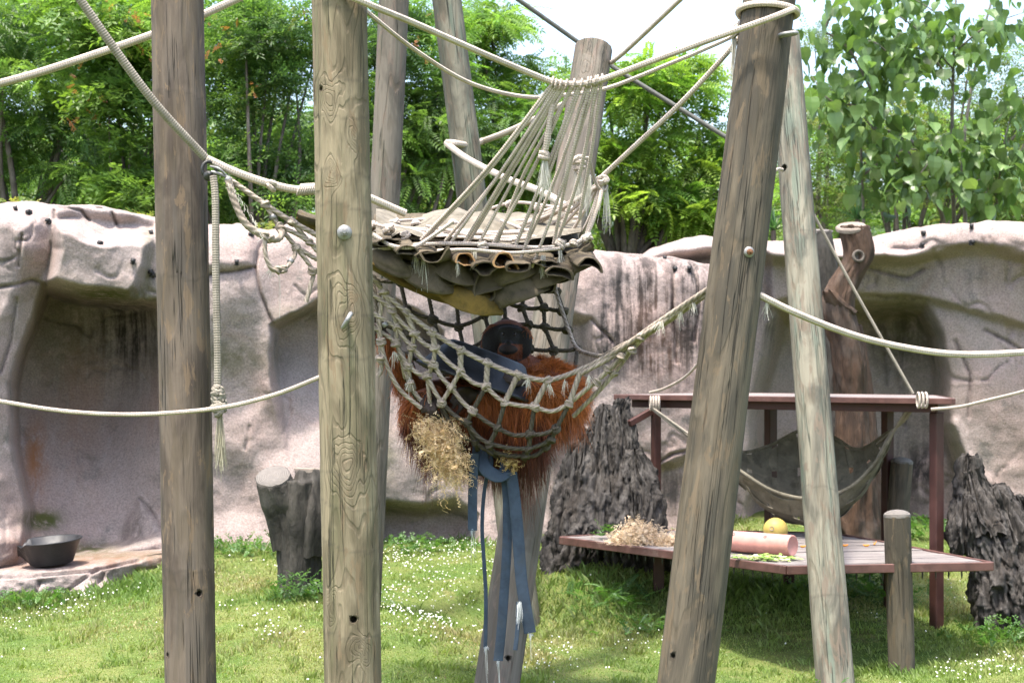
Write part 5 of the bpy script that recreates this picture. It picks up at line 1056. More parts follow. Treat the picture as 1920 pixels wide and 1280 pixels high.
# ---------------------------------------------------------------- knotted net hammock
net = thing('net_hammock', 'knotted rope net hammock cradling the orangutan', 'hammock', P(900, 860, 10.5))
def cord(pts, wpx=9.5, mat='rope_net', D=None, name='cord'):
    q = PP(pts, D); mb = MB(); sweep(mb, resample(q, .012), rp(10.3, wpx), 9, lobes=3, pitch=.075, depth=.2); return obj(name, mb, M[mat], net)
def seg_sag(a, b, sag=.02):
    return [a, ((a[0] + b[0]) / 2, (a[1] + b[1]) / 2 + sag * 300 * (abs(a[0] - b[0]) / 60 + .2), (a[2] + b[2]) / 2), b]
near = [  # columns of knots, edge first, running down and under
    [(720, 547), (739, 582), (741, 612), (740, 639), (748, 668), (762, 712)],
    [(762, 585), (776, 620), (774, 647), (772, 682), (776, 722), (800, 790)],
    [(811, 622), (817, 657), (807, 685), (797, 709), (806, 760), (838, 815)],
    [(864, 655), (859, 694), (847, 725), (830, 756), (838, 800), (866, 838)],
    [(914, 680), (906, 725), (885, 765), (875, 790), (884, 825), (905, 852)],
    [(971, 702), (951, 755), (930, 800), (915, 830), (925, 850), (945, 862)],
    [(1027, 712), (1002, 765), (990, 810), (985, 838), (985, 855), (985, 864)],
    [(1090, 692), (1060, 762), (1046, 800), (1036, 825), (1030, 842), (1022, 856)]]
DN = [10.0, 10.02, 10.06, 10.1, 10.16, 10.36]
NK = [[(x + (RR.uniform(-7, 7) if r else 0), y + (RR.uniform(-6, 6) if r else 0), DN[r]) for r, (x, y) in enumerate(col)] for c, col in enumerate(near)]
edge = [(430, 336, 9.62), (497, 383, 9.68), (548, 416, 9.74), (600, 445, 9.8), (650, 482, 9.88), (700, 522, 9.95)] + [c[0] for c in NK] + [(1160, 655, 9.85), (1237, 602, 9.65), (1318, 548, 9.42), (1345, 532, 9.36)]
cord(edge, 9.5, name='edge_rope')
for c, col in enumerate(NK):
    for r in range(5):
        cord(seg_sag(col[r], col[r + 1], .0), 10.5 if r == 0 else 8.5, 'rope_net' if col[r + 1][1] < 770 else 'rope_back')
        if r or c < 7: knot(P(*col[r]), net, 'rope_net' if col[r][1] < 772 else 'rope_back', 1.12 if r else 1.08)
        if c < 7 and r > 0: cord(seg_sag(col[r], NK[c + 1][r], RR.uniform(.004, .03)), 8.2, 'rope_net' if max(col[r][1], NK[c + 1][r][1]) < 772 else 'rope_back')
back_rows = [[(700, 520), (750, 525), (797, 530), (853, 535), (905, 535), (950, 530), (978, 540), (1008, 540), (1042, 543)],
             [(703, 558), (758, 578), (817, 601), (861, 608), (911, 589), (944, 561), (982, 574), (1016, 577), (1055, 586)],
             [(702, 600), (764, 622), (824, 645), (868, 655), (915, 632), (952, 605), (990, 610), (1022, 614), (1067, 620)],
             [(706, 640), (772, 668), (830, 700), (874, 702), (920, 680), (960, 655), (997, 652), (1034, 659), (1085, 655)],
             [(770, 730), (805, 790), (838, 815), (866, 838), (905, 852), (945, 862), (985, 864), (1022, 856), (1075, 740)]]
DBk = [11.35, 11.3, 11.25, 11.2, 10.75]
BK = [[(x + RR.uniform(-5, 5), y + RR.uniform(-4, 4), DBk[r]) for x, y in row] for r, row in enumerate(back_rows)]
for r in range(5):
    for c in range(9):
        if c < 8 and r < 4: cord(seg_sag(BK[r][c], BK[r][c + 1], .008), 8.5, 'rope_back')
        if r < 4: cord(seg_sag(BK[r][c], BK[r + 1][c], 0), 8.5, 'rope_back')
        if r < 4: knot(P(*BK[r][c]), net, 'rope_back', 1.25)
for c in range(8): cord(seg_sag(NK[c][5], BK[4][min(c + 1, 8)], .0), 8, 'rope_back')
cord([(1036, 500, 11.3), (1042, 543, 11.3), (1055, 586, 11.2), (1067, 620, 11.1), (1085, 655, 10.9), (1130, 667, 10.4), (1165, 655, 10.0)], 8, name='edge_rope')
for (a, b) in (((1090, 700, 9.98), 4), ((1080, 745, 10.05), 7), ((1075, 780, 10.15), 10), ((1130, 668, 10.35), -2), ((1060, 762, 10.06), 6)):
    cord([a, ((a[0] + 1200) / 2, (a[1] + 632) / 2 + b, (a[2] + 9.8) / 2), (1200, 632 + b * .7, 9.76 + .01 * b), (1262, 592 + b * .45, 9.6 + .005 * b), (1325, 550 + b * .2, 9.42)], 8.5)
for p_ in ((1140, 690, 9.92), (1165, 668, 9.85), (1120, 715, 9.95), (1200, 632, 9.74), (1150, 700, 9.95), (1185, 655, 9.8)): knot(P(*p_), net, 'rope_net', .95)
mb = MB()
for p_ in ((1240, 604, 9.62), (1275, 585, 9.55), (1300, 568, 9.48), (1105, 706, 9.95), (1060, 715, 9.98), (1030, 720, 9.98), (990, 712, 9.98), (740, 660, 10.05), (770, 712, 10.1)): fray(mb, P(*p_), (0, -.3, -1), 24, .05, .35, RR)
tag(obj('frayed_strands', mb, M['fray'], net, smooth=False), kind='stuff')
# net between the two left poles
LN = [[(497, 383, 9.68), (524, 425, 9.72), (555, 463, 9.78), (586, 507, 9.82), (582, 535, 9.82), (574, 566, 9.82)], [(548, 416, 9.74), (580, 454, 9.8), (612, 490, 9.86), (650, 530, 9.95)], [(524, 425, 9.72), (555, 438, 9.76), (580, 454, 9.8), (615, 478, 9.86), (660, 520, 9.95), (739, 582, 10.02)], [(555, 463, 9.78), (580, 478, 9.82), (610, 500, 9.88), (660, 560, 9.98), (741, 612, 10.06)],
      [(586, 507, 9.82), (620, 520, 9.9), (670, 590, 10.0), (740, 639, 10.1)], [(428, 338, 9.6), (440, 378, 9.6), (460, 418, 9.6), (490, 440, 9.62), (515, 449, 9.66), (528, 440, 9.7), (524, 425, 9.72)], [(497, 441, 9.62), (498, 478, 9.62), (512, 506, 9.64), (535, 502, 9.7), (551, 482, 9.76), (555, 463, 9.78)],
      [(700, 560, 10.1), (708, 590, 10.1), (712, 640, 10.1), (715, 690, 10.1), (708, 705, 10.1)], [(720, 547, 10.0), (712, 600, 10.04), (716, 650, 10.06), (728, 690, 10.08), (750, 730, 10.1), (790, 765, 10.12)]]
for k, l in enumerate(LN): cord(l, 13 if k == 5 else 8, 'rope_net')
for p_ in ((497, 383, 9.68), (548, 416, 9.74), (524, 425, 9.72), (555, 463, 9.78), (580, 454, 9.8), (586, 507, 9.82), (497, 441, 9.62), (520, 505, 9.66), (530, 504, 9.68), (505, 446, 9.64), (715, 640, 10.06), (712, 672, 10.06), (770, 718, 10.1)): knot(P(*p_), net, 'rope_net', 1.05)
for (px, py, D) in ((512, 407, 9.7), (545, 490, 9.74), (562, 436, 9.78), (428, 337, 9.6), (722, 608, 10.04)):
    mb = MB(); lathe(mb, [(.016, -.014), (.019, -.012), (.019, .012), (.016, .014)], P(px, py, D), axes((.5, 0, -.8)), 12); obj('clamp', mb, M['metal'], net)
mb = MB(); fray(mb, P(522, 508, 9.68), (0, 0, -1), 8, .18, .02, RR, width=.0012); fray(mb, P(510, 500, 9.68), (0, -.4, -1), 40, .03, .6, RR)
for t_ in np.linspace(0, 1, 14): fray(mb, P(430 + 62 * t_, 345 + 97 * t_ ** 1.1, 9.58), (.3, -.5, -.5), 5, .03, .5, RR)
tag(obj('frayed_strands', mb, M['fray'], net, smooth=False), kind='stuff')

# ---------------------------------------------------------------- webbing hammock under the red table
wh = thing('webbing_hammock', 'olive woven webbing hammock slung under the red table', 'hammock', P(1500, 965, 15.2))
N_ = np.array([P(*p) for p in ((1330, 838, 15.2), (1385, 880, 15.0), (1450, 920, 14.9), (1520, 934, 14.8), (1590, 915, 14.75), (1640, 868, 14.7), (1672, 815, 14.6))]); K_ = np.array([P(*p) for p in ((1330, 832, 15.5), (1385, 848, 15.8), (1440, 836, 15.9), (1505, 806, 16.0), (1560, 818, 15.8), (1610, 842, 15.5), (1672, 806, 14.9))])
Bt = np.array([P(*p) for p in ((1330, 840, 15.4), (1385, 900, 15.4), (1450, 955, 15.4), (1515, 972, 15.35), (1580, 955, 15.25), (1635, 895, 15.1), (1672, 815, 14.75))])
def curve(c, u): q = resample(c, .02); return np.stack([np.interp(u, np.linspace(0, 1, len(q)), q[:, k]) for k in range(3)], -1)
def surf(u, v): a, b, c = curve(N_, u), curve(Bt, u), curve(K_, u); v = np.asarray(v)[..., None]; return a * (1 - v) ** 2 + (2 * b - .5 * (a + c)) * 2 * v * (1 - v) + c * v ** 2
def strip(u0, u1, v0, v1, along, ph, nseg=70):
    t = np.linspace(0, 1, nseg); w_ = np.linspace(-1, 1, 3)
    if along: U = np.repeat(t[:, None], 3, 1); Vv = np.repeat(((v0 + v1) / 2 + w_ * (v1 - v0) / 2)[None], nseg, 0)
    else: Vv = np.repeat(t[:, None], 3, 1); U = np.repeat(((u0 + u1) / 2 + w_ * (u1 - u0) / 2)[None], nseg, 0)
    p = surf(U.ravel(), Vv.ravel()).reshape(nseg, 3, 3); off = .016 * np.sin(np.pi * (t * (9 if along else 6) + ph)) * (1 if along else -1); T = np.gradient(p[:, 1], axis=0); S_ = p[:, 2] - p[:, 0]; nn = np.cross(T, S_); nn /= np.linalg.norm(nn, axis=1)[:, None] + 1e-9
    p = p + (nn * off[:, None])[:, None]; bk = p - nn[:, None] * .006; mb = MB(); i, j = np.meshgrid(np.arange(nseg - 1), np.arange(2), indexing='ij'); Fq = np.stack([i * 3 + j, i * 3 + j + 1, (i + 1) * 3 + j + 1, (i + 1) * 3 + j], -1).reshape(-1, 4)
    A = np.stack([np.repeat(t, 3), np.tile(w_ * .1, nseg), np.ones(nseg * 3)], 1); mb.add(p.reshape(-1, 3), Fq, A); mb.add(bk.reshape(-1, 3), Fq[:, ::-1], A)
    for s_ in (0, 2): k = np.arange(nseg - 1); e = np.concatenate([p[:, s_], bk[:, s_]]); mb.add(e, np.stack([k, k + 1, k + 1 + nseg, k + nseg], 1))
    obj('webbing_strap', mb, M['canvas_olive' if along else 'canvas_olive_dark'], wh)
for k in range(6): strip(0, 1, k / 6 + .02, (k + 1) / 6 - .02, True, k % 2)
for k in range(9): strip(k / 9 + .012, (k + 1) / 9 - .014, 0, 1, False, k % 2)
for pts in ([(1220, 762, 15.6), (1290, 812, 15.35), (1332, 840, 15.25), *[(0, 0, 0)] * 0], [(1222, 766, 15.6), (1285, 814, 15.4), (1332, 834, 15.5)], [(1712, 757, 14.25), (1690, 790, 14.45), (1668, 816, 14.65), (1640, 870, 14.72)], [(1716, 757, 14.25), (1698, 785, 14.4), (1672, 808, 14.85), (1640, 836, 15.2)], [(1710, 757, 14.2), (1680, 800, 14.5), (1655, 850, 14.7)]):
    mb = MB(); sweep(mb, resample(PP(pts), .03), rp(14.6, 5.5), 8); obj('cord', mb, M['rope_dirty'], wh)
for c_ in (N_, K_): mb = MB(); sweep(mb, resample(c_, .03), .016, 8); obj('edge_rope', mb, M['canvas_olive'], wh)
for q0, n_ in (((1220, 756, 15.62), 4), ((1722, 750, 14.0), 3)):
    for k in range(n_):
        mb = MB(); a_ = np.linspace(0, 2 * np.pi, 18); sweep(mb, P(q0[0] + (k * 5 if n_ == 4 else k * 7), q0[1], q0[2]) + np.stack([0 * a_, np.cos(a_) * .05, np.sin(a_) * .06], 1), .011, 8, cap=False); obj('lashing', mb, M['rope'], wh)

# ---------------------------------------------------------------- blue hose strips under the net
def strap(label, path, wpx, D=None, face=(0, -1, 0), tail=True, twist=None):
    q = resample(PP(path), .02); m = len(q); w_ = wpx * np.mean([p[2] for p in path]) / F; mb = MB(); rad = np.full(m, w_ / 2)
    sweep(mb, q, rad, 14, flat=.16, up=face); o = tag(obj('hose_strip', mb, M['blue'], base=q[0]), label, 'hose strip', 'blue hose strips under the net')
    if tail: mb = MB(); fray(mb, q[-1], q[-1] - q[-2], 34, .014, .6, RR, ((.35, .42, .5), (.5, .52, .54))); fray(mb, q[-1], (0.05, 0, -1), 4, .16, .04, RR, ((.5, .52, .5),)); tag(obj('frayed_end', mb, M['fray'], o, smooth=False), kind='stuff')
    return o
strap('short wide blue hose strip, leftmost below the net', [(889, 850, 10.2), (887, 900, 10.2), (886, 950, 10.2), (886, 994, 10.2)], 18)
strap('narrow curling blue hose strip left of the long pair', [(914, 885, 10.24), (907, 930, 10.24), (904, 990, 10.24), (908, 1060, 10.25), (911, 1120, 10.25), (910, 1212, 10.25)], 9, face=(.6, -.8, 0))
strap('longest blue hose strip hanging straight down', [(945, 872, 10.26), (951, 930, 10.26), (951, 1010, 10.26), (946, 1100, 10.26), (940, 1180, 10.26), (934, 1238, 10.26)], 19, face=(.3, -1, 0))
o = strap('widest blue hose strip with a torn flap at its foot', [(958, 885, 10.22), (964, 930, 10.22), (971, 1000, 10.22), (977, 1080, 10.22), (984, 1130, 10.22), (994, 1186, 10.22)], 23)
mb = MB(); sweep(mb, resample(PP([(972, 1128, 10.19), (971, 1170, 10.19), (966, 1218, 10.19)]), .02), rp(10.2, 9), 10, flat=.2, up=(0, -1, 0)); obj('torn_flap', mb, M['blue'], o)
mb = MB(); fray(mb, P(974, 1130, 10.18), (0, -.2, -1), 60, .08, .12, RR, ((.6, .62, .62), (.7, .7, .68)), .0018); tag(obj('frayed_edge', mb, M['fray'], o, smooth=False), kind='stuff')
strap('dark blue hose knot bunched under the net', [(903, 842, 10.28), (905, 868, 10.22), (916, 884, 10.2), (936, 892, 10.2), (950, 880, 10.24), (948, 850, 10.3)], 26, face=(0, -1, .3), tail=False)
strap('dark folded blue hose loop left of the bunched knot', [(895, 835, 10.3), (893, 865, 10.28), (902, 884, 10.26), (916, 872, 10.26), (914, 840, 10.3)], 18, face=(0, -1, 0), tail=False)
# ---------------------------------------------------------------- orangutan
_bm = bmesh.new(); bmesh.ops.create_icosphere(_bm, subdivisions=3, radius=1.0); _bm.verts.ensure_lookup_table()
SPH_V = np.array([v.co[:] for v in _bm.verts]); SPH_F = np.array([[v.index for v in f.verts] for f in _bm.faces]); _bm.free()
body = MB()
def ell(c, r, R=None): V = SPH_V * np.array(r); V = V @ np.array(R).T if R is not None else V; body.add(V + np.array(c), SPH_F)
def limb(pts, rad, step=.5):
    q = resample(np.array(pts), .02); r = np.interp(np.linspace(0, 1, len(q)), np.linspace(0, 1, len(rad)), rad); s_ = 0; last = -1
    for k in range(len(q)):
        if last < 0 or np.linalg.norm(q[k] - q[last]) > r[k] * .35 or k == len(q) - 1: ell(q[k], (r[k],) * 3); last = k
HC = P(948, 645, 10.85); HF = np.array([-.20, -1, -.02]); HF /= np.linalg.norm(HF); HU = np.array([.06, 0, 1.0]); HU -= HF * (HU @ HF); HU /= np.linalg.norm(HU); HR = np.cross(HF, HU); HM = np.stack([HR, HF, HU], 1)
def hp(a, b, c): return HC + HM @ np.array([a, b, c])
# trunk
ell(P(885, 795, 10.68), (.21, .24, .17)); ell(P(915, 772, 10.78), (.26, .27, .21)); ell(P(965, 748, 10.92), (.27, .24, .23)); ell(P(1000, 735, 10.9), (.24, .22, .22))
ell(P(972, 700, 10.9), (.17, .14, .14)); ell(P(1035, 728, 10.72), (.16, .16, .16)); ell(P(885, 735, 10.9), (.16, .15, .14)); ell(P(945, 815, 10.6), (.22, .2, .13))
# head with cheek flanges
ell(hp(.005, -.07, .055), (.125, .13, .105), HM); ell(hp(-.110, .015, .012), (.068, .034, .112), HM); ell(hp(.082, .012, .0), (.078, .036, .128), HM)
ell(hp(-.036, .052, .095), (.075, .03, .022), HM); ell(hp(-.036, .045, .04), (.06, .05, .075), HM); ell(hp(-.042, .085, -.035), (.072, .07, .052), HM); ell(hp(-.042, .075, -.078), (.060, .055, .036), HM)
ell(hp(-.042, .125, .018), (.022, .022, .013), HM); ell(hp(0, .0, -.13), (.12, .09, .09), HM); ell(hp(.03, -.06, -.12), (.14, .12, .12), HM)
# arm resting on the pan
limb([P(1032, 722, 10.72), P(1068, 748, 10.5), P(1062, 752, 10.38)], [.13, .11, .085]); limb([P(1064, 752, 10.38), P(1030, 738, 10.3), P(998, 722, 10.24)], [.085, .07, .042]); ell(P(978, 714, 10.22), (.055, .035, .032))
for (a, b, c, d) in (((966, 706), (950, 700), (940, 702), 10.17), ((966, 711), (948, 707), (938, 710), 10.15), ((968, 716), (952, 714), (943, 718), 10.15), ((972, 721), (958, 722), (950, 726), 10.16)): limb([P(*a, d + .03), P(*b, d), P(*c, d + .01)], [.015, .013, .011])
limb([P(985, 705, 10.22), P(972, 700, 10.2), P(962, 702, 10.2)], [.017, .014, .011])
# arm stretched up to grip the net behind the thick pole
limb([P(880, 735, 10.85), P(810, 735, 10.65), P(765, 722, 10.55)], [.12, .085, .06]); limb([P(765, 722, 10.55), P(742, 670, 10.45), P(716, 625, 10.4)], [.06, .055, .038]); ell(P(711, 608, 10.38), (.035, .03, .05))
for k, (x, y) in enumerate(((706, 588), (713, 590), (720, 594), (726, 600))): limb([P(711 + k * 2, 604, 10.36), P(x, y + 4, 10.31), P(x - 3, y + 14, 10.28)], [.015, .014, .011])
limb([P(708, 615, 10.36), P(698, 608, 10.33), P(696, 598, 10.32)], [.015, .013, .011])
# legs folded, feet towards the viewer
limb([P(930, 805, 10.55), P(985, 800, 10.36), P(1000, 775, 10.32)], [.13, .11, .085]); limb([P(1000, 778, 10.32), P(950, 758, 10.28), P(905, 742, 10.26)], [.085, .065, .042]); ell(P(886, 740, 10.26), (.065, .035, .035))
for (a, b, c) in (((880, 730), (862, 730), (850, 742)), ((876, 737), (856, 741), (846, 752)), ((876, 745), (858, 752), (850, 764)), ((880, 752), (866, 762), (858, 774))): limb([P(*a, 10.24), P(*b, 10.18), P(*c, 10.18)], [.019, .0165, .0125])
limb([P(845, 805, 10.6), P(790, 795, 10.42), P(775, 765, 10.36)], [.13, .10, .075]); limb([P(775, 765, 10.36), P(790, 745, 10.28), P(806, 738, 10.22)], [.07, .05, .04]); ell(P(808, 745, 10.2), (.05, .03, .04))
for (a, b, c) in (((797, 748), (790, 758), (793, 772)), ((805, 752), (803, 766), (808, 780)), ((814, 752), (815, 766), (820, 780)), ((822, 750), (828, 764), (832, 778))): limb([P(*a, 10.18), P(*b, 10.13), P(*c, 10.14)], [.018, .016, .0125])
V, A, C, Fc = body.arrays(); base = np.array(P(900, 850, 10.6)); me = mk_mesh('orangutan', V - base, Fc, None, None)
ape = bpy.data.objects.new('orangutan', me); COL.objects.link(ape); ape.location = base
md = ape.modifiers.new('r', 'REMESH'); md.mode = 'VOXEL'; md.voxel_size = .0085; md.use_smooth_shade = True
m2 = ape.modifiers.new('s', 'SMOOTH'); m2.factor = .5; m2.iterations = 3
dg = bpy.context.evaluated_depsgraph_get(); nm = bpy.data.meshes.new_from_object(ape.evaluated_get(dg)); ape.modifiers.clear(); ape.data = nm; nm.name = 'orangutan'
nV = len(nm.vertices); co = np.empty(nV * 3, np.float32); nm.vertices.foreach_get('co', co); co = co.reshape(-1, 3).astype(float) + base
no = np.empty(nV * 3, np.float32); nm.vertices.foreach_get('normal', no); no = no.reshape(-1, 3)
hl = (co - HC) @ HM
face = (hl[:, 1] > -.02) & (np.hypot((hl[:, 0] + .018) / .168, (hl[:, 2] - .005) / .125) < 1.0) & (hl[:, 2] > -.115)
beard = face & (hl[:, 2] < .005) & (np.hypot((hl[:, 0] + .042) / .062, (hl[:, 2] + .03) / .034) > 1) & (np.abs(hl[:, 0] + .042) < .075) & (hl[:, 2] > -.09)
mouth = face & (np.abs(hl[:, 2] + .052 - .25 * (hl[:, 0] + .042) ** 2 / .05) < .007) & (np.abs(hl[:, 0] + .042) < .06) & (hl[:, 1] > .09)
px_ = CX + co[:, 0] * F / co[:, 1]; py_ = HY + (CZ - co[:, 2]) * F / co[:, 1]
hands = ((px_ < 992) & (px_ > 930) & (py_ > 692) & (py_ < 730) & (co[:, 1] < 10.27)) | ((px_ > 838) & (px_ < 900) & (py_ > 722) & (py_ < 782) & (co[:, 1] < 10.30)) | ((px_ > 780) & (px_ < 840) & (py_ > 736) & (py_ < 790) & (co[:, 1] < 10.25)) | ((px_ < 740) & (py_ < 626))
skin = np.tile(np.array([.16, .05, .02]), (nV, 1)); skin[face] = (.016, .0135, .0135); skin[beard] = (.15, .045, .016); lips = face & (np.hypot((hl[:, 0] + .042) / .062, (hl[:, 2] + .03) / .034) <= 1) & (hl[:, 2] < -.005); skin[lips] = (.032, .020, .015); skin[mouth] = (.006, .005, .005); skin[hands] = (.036, .025, .021)
ap = nm.attributes.new('col', 'FLOAT_COLOR', 'POINT'); ap.data.foreach_set('color', np.c_[skin, np.ones(nV)].astype(np.float32).ravel()); nm.materials.clear(); nm.materials.append(M['skin'])
tag(ape, 'red-haired orangutan lying in the net with a black pan on its belly', 'orangutan')
for a in (-.070, .002):
    mb = MB(); mb.add(SPH_V * .0105 + hp(a, .078, .066), SPH_F); obj('eye', mb, M['eye'], ape)
# hair strands
rng = np.random.default_rng(9); cand = np.where(~(face & ~beard) & ~hands)[0]
def strands(idx, L, seg, wid, colf, dirf, sag):
    n = len(idx); p0 = co[idx] - no[idx] * .004; d = dirf(idx); d /= np.linalg.norm(d, axis=1)[:, None] + 1e-9; l = L(idx) * rng.uniform(.55, 1.2, n); t = np.linspace(0, 1, seg)
    wob = rng.normal(0, .12, (n, 3)); g = np.array([0, 0, -1.0])
    c = p0[:, None] + (d[:, None] * t[None, :, None] + wob[:, None] * (t * t)[None, :, None] * .6 + g * (sag * t * t)[None, :, None]) * l[:, None, None]
    s_ = np.cross(d, rng.normal(size=(n, 3))); s_ /= np.linalg.norm(s_, axis=1)[:, None] + 1e-9; W = s_[:, None] * (wid * (1 - t * .8))[None, :, None]
    V = np.stack([c - W, c + W], 2).reshape(n, seg * 2, 3); i = np.arange(seg - 1) * 2; Fq = np.stack([i, i + 1, i + 3, i + 2], 1)
    Fq = (Fq[None] + (np.arange(n) * seg * 2)[:, None, None]).reshape(-1, 4); return V.reshape(-1, 3), Fq, np.repeat(colf(idx), seg * 2, 0)
def hcol(idx):
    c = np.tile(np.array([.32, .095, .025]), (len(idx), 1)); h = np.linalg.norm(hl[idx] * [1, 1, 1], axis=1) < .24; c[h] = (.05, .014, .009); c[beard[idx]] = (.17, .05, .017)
    low = py_[idx] > 785; c[low] = (.12, .033, .013); c[(px_[idx] > 985) & (py_[idx] < 770)] = (.42, .135, .032); return c * rng.uniform(.55, 1.5, (len(idx), 1)) * (1 + .35 * fbm(co[idx] * 22, 2, 3))[:, None]  # low hair: painted shade plus darker long hair; right shoulder: lit orange painted in
def hdir(idx):
    cl = np.stack([fbm(co[idx] * 16 + k * 9, 2, 60 + k) for k in range(3)], 1); d = no[idx] * .5 + cl * 1.1 + rng.normal(0, .18, (len(idx), 3)); d[:, 2] -= .75; d[(py_[idx] > 765)] += [0, -.55, -.1]; up = (px_[idx] > 985) & (py_[idx] < 735); d[up] += [.35, -.1, .75]
    h = np.linalg.norm(hl[idx], axis=1) < .24; d[h] = no[idx[h]] * .35 + rng.normal(0, .2, (h.sum(), 3)) - [0, 0, .6]; return d
def hlen(idx):
    l = np.full(len(idx), .085); l[np.linalg.norm(hl[idx], axis=1) < .24] = .035; l[beard[idx]] = .018; l[(py_[idx] > 770)] = .15; l[(px_[idx] < 790)] = .07; return l
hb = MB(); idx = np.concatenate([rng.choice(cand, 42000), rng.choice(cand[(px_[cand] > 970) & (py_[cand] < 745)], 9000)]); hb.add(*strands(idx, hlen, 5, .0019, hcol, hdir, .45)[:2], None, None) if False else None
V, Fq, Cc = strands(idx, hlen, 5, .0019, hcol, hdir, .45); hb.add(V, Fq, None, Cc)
for (x0, x1, y0, n, L_) in ((915, 955, 815, 300, .20), (990, 1050, 790, 700, .22), (965, 992, 820, 200, .30), (760, 790, 750, 160, .14), (750, 770, 700, 100, .14), (795, 812, 800, 60, .24), (1030, 1075, 770, 260, .13)):   # long locks hanging through the net
    sel = cand[(px_[cand] > x0) & (px_[cand] < x1) & (py_[cand] > y0)]
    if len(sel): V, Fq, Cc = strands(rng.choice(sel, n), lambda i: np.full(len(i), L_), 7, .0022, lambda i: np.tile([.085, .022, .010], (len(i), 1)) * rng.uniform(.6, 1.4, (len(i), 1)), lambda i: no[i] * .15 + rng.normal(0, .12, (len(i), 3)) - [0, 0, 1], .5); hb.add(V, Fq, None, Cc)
tag(obj('hair', hb, M['hair'], ape, smooth=False), kind='stuff')

# ---------------------------------------------------------------- rubber pan on its belly, wood wool in its feet
ax_ = np.array([.33, .02, .9]); Rm = axes(ax_, (0, 1, 0)); mb = MB(); r1_, r0_, h = .385, .25, .20
lathe(mb, [(.0008, h), (r0_ * .55, h + .004), (r0_ * .9, h), (r0_, h - .012), (r1_ - .022, .016), (r1_ - .006, .012), (r1_ + .008, .004), (r1_ + .008, -.008), (r1_ - .004, -.012), (r1_ - .024, 0), (r0_ - .012, h - .028), (r0_ * .88, h - .016), (.0008, h - .016)], P(894, 717, 10.43), Rm, 72)
tag(obj('rubber_pan', mb, M['rubber']), 'large upturned black rubber pan on the orangutan', 'pan')
rng = np.random.default_rng(12); mb = MB(); pts = []
for k in range(1000):
    t = rng.random() ** .8; px = 800 + 40 * t + rng.normal(0, 20 - 6 * t) + (18 if rng.random() < .4 else 0); py = 782 + 128 * t * rng.random() ** .3; pts.append(P(min(px, 876), py, 10.12 + rng.normal(0, .05)))
curls(mb, pts, rng, (.04, .13), (.004, .012), .0013, 1.1, ((.68, .50, .29), (.74, .58, .38), (.58, .41, .22)), 18)
curls(mb, [P(822, 895, 10.12), P(848, 905, 10.12), P(850, 900, 10.12), P(842, 890, 10.1)], rng, (.16, .24), (.008, .014), .0018, 4, seg=34)
tag(obj('wood_wool', mb, M['woodwool'], smooth=False), 'hanging tuft of curly golden wood wool gripped under the net', 'wood wool')
mb = MB(); curls(mb, [P(955 + rng.normal(0, 6), 862 + rng.normal(0, 8), 10.2) for _ in range(70)], rng, (.03, .07), (.005, .012), .0018, .6, ((.60, .44, .20), (.50, .34, .15)), 14)
tag(obj('wood_wool', mb, M['woodwool'], smooth=False), 'tiny wisp of wood wool above the widest blue strip', 'wood wool')
# ---------------------------------------------------------------- lawn
rng = np.random.default_rng(88)
def visible_ground(n, d0=10.9, d1=19.8):
    D = 1 / rng.uniform(1 / d1, 1 / d0, n); px = rng.uniform(-60, 1980, n); x = (px - CX) * D / F
    lim = np.where(px < 1345, WA.D(px, np.full(n, 1020.0)), WB.D(px, np.full(n, 1000.0))) - .03
    lim = np.where(px < 318, np.minimum(lim, np.interp(px, [-60, 0, 200, 318], [14.75, 14.85, 15.15, 16.0])), lim)
    k = D < lim; return px[k], x[k], D[k]
px, x, D = visible_ground(230000); z = gz(x, D)
q = np.stack([x * 1.3, D * 1.3, 0 * x], 1); n1 = fbm(q, 3, 41); n2 = fbm(q * 4, 3, 43); n3 = fbm(q * .6, 2, 47)
lim = np.where(px < 1345, WA.D(px, np.full(len(px), 1020.0)), WB.D(px, np.full(len(px), 1000.0))); near_wall = np.exp(-np.clip(lim - D, 0, 9) / .35)
def near(cx, cy, r): return np.exp(-((x - cx) ** 2 + (D - cy) ** 2) / r ** 2)
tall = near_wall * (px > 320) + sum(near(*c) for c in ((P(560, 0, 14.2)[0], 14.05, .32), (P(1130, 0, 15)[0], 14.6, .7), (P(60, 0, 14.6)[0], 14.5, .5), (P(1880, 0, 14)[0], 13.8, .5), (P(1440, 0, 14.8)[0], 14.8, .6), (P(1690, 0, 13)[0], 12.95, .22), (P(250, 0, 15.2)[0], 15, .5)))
h = .014 + .010 * np.clip(n1 + .3, 0, 1) + .07 * np.clip(tall, 0, 1.2) * rng.uniform(.3, 1.2, len(x)) + .05 * (n2 > .28) * rng.random(len(x)); h *= rng.uniform(.5, 1.3, len(x))
az = rng.uniform(0, 6.283, len(x)); lean = rng.uniform(.1, .9, len(x)) * h; w_ = rng.uniform(.0022, .0048, len(x)) * (1 + D / 25)
b = np.stack([x, D, z - .006], 1); side = np.stack([np.cos(az), np.sin(az), 0 * az], 1) * w_[:, None]; fw = np.stack([-np.sin(az), np.cos(az), 0 * az], 1) * lean[:, None]
V = np.stack([b - side, b + side, b + side * .7 + fw * .35 + np.stack([0 * h, 0 * h, h * .62], 1), b + fw + np.stack([0 * h, 0 * h, h], 1)], 1)
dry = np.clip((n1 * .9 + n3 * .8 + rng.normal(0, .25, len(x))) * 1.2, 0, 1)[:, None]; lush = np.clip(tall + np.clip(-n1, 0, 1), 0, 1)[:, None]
col = np.array([.18, .245, .07]) * (1 - dry) + np.array([.26, .24, .125]) * dry; col = col * (1 - .6 * lush) + np.array([.065, .15, .03]) * .6 * lush; col *= rng.uniform(.7, 1.35, (len(x), 1))
